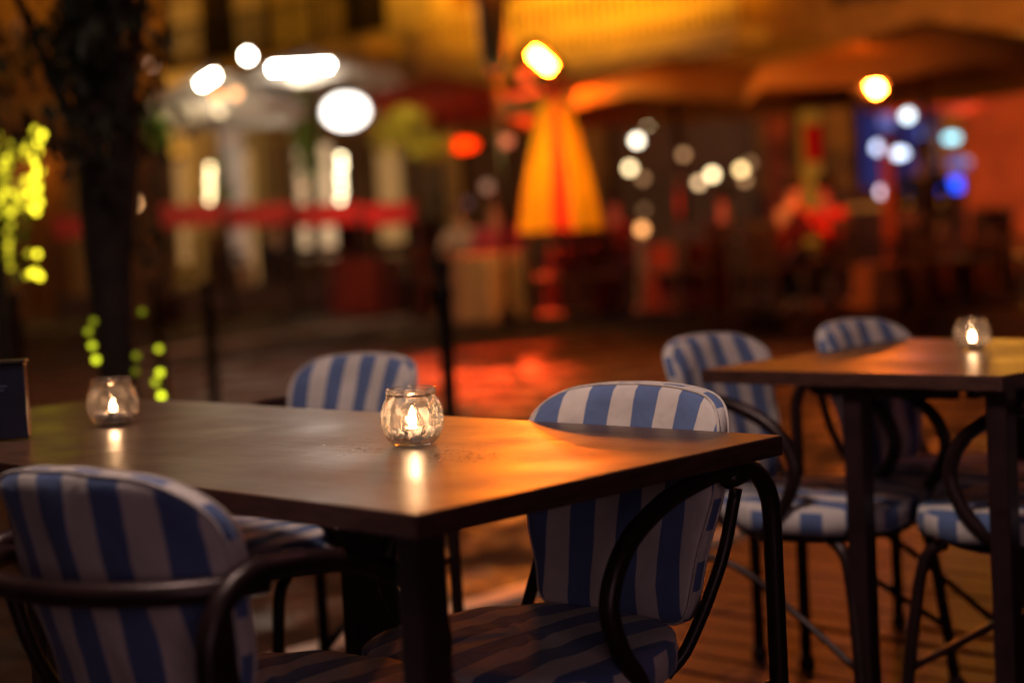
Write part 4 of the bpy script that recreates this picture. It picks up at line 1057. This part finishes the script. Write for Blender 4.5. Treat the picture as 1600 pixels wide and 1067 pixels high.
# red banner, red post, pedestal
c = W(1270, 225, 18); root = thing('hanging_banner', c, 0, 'narrow deep red banner hanging left of the blue bar', 'banner')
bm = bmesh.new(); box(bm, (0, 0, 0), (.20, .02, .42), bevel=.004); new_mesh('cloth', bm, emit('red_banner_glow', (1, .0, .0), .22), root, smooth=False)  # cloth given a red glow of its own, no lamp behind it
bm = bmesh.new(); tube(bm, [(-.13, 0, .22), (.13, 0, .22)], .01, 6); tube(bm, [(0, 0, .22), (0, .0, .8)], .006, 5); new_mesh('hanger', bm, IRON, root)
c = W(1391, 370, 16); c.z = .2; root = thing('orange_post', c, 0, 'slim orange red post in front of the blue lamps', 'post')
bm = bmesh.new(); box(bm, (0, 0, .85), (.11, .11, 1.7), bevel=.01); new_mesh('shaft', bm, mat('orange_paint', (.60, .12, .03), .5), root, smooth=False)
bm = bmesh.new(); box(bm, (0, 0, 1.72), (.15, .15, .04), bevel=.01); new_mesh('cap', bm, IRON, root, smooth=False)
c = W(1003, 375, 17); c.z = .2; zt = W(1003, 366, 17).z-.2; root = thing('pedestal', c, 0, 'slim grey blue pedestal carrying an orange lantern globe', 'pedestal')
bm = bmesh.new(); lathe(bm, [(.14, 0), (.14, .05), (.07, .1), (.06, zt-.1), (.1, zt-.04), (.1, zt)], 18); bm.faces.new([v for v in bm.verts if abs(v.co.z-zt) < 1e-4]); new_mesh('column', bm, mat('grey_blue_paint', (.20, .20, .32), .6), root)
bm = bmesh.new(); box(bm, (0, 0, .015), (.34, .34, .03), bevel=.01); new_mesh('foot', bm, IRON, root, smooth=False)

# ---------------------------------------------------------------- light of the far lamps and added fill on what stands round them
light('heater_fill_light', 'POINT', W(845, 190, 15.0), 42, (1, .80, .22), .15)  # added in front of the folded parasol to brighten its yellow
light('heater_fill_light', 'POINT', W(1362, 150, 14.7), 10, (1, .30, .05), .12)
light('canopy_light', 'POINT', W(470, 125, 23.6), 40, (1, .86, .66), .2)
light('canopy_light', 'POINT', W(330, 150, 21.6), 20, (1, .80, .58), .2)
for bx, tz, en in ((360, 10.8, 13000), (960, 9.6, 38000)):
    aim = W(bx, 20, 29); aim.z = tz
    light('balcony_light', 'SPOT', (1.0, 15.0, 5.5), en, (1, .42, .012), .3, aim, 50)
light('balcony_light', 'SPOT', (7.0, 13.0, 5.5), 2200, (1, .36, .03), .3, W(1450, 60, 24), 80)
light('red_street_fill_light', 'SPOT', W(760, 60, 19), 8000, (1, .06, .010), .2, G(900, 538, 0), 48)  # added red spot that reddens the street, no fixture here
light('bar_light', 'POINT', W(1440, 225, 20.6), 22, (.30, .32, 1), .2)
light('arch_light', 'POINT', W(66, 200, 33.9), 300, (1, .60, .16), .2)
light('street_lamp_light', 'POINT', W(770, -70, 14.5), 300, (1, .17, .004), .22)
light('plant_fill_light', 'POINT', W(625, 190, 17.9), 22, (1, .80, .30), .15)  # this and the next are added to brighten the plants
light('plant_fill_light', 'POINT', W(270, 170, 20.2), 14, (1, .85, .45), .15)
light('red_terrace_fill_light', 'POINT', W(1060, 320, 17.4), 16, (1, .05, .02), .15)  # this and the next two are added to tint the dark terrace red
light('red_terrace_fill_light', 'POINT', W(1275, 330, 15.2), 6, (1, .06, .02), .15)
light('red_terrace_fill_light', 'POINT', W(560, 330, 20.4), 9, (1, .08, .05), .15)
light('red_wall_light', 'POINT', W(1560, 200, 20.5), 110, (1, .42, .04), .2)
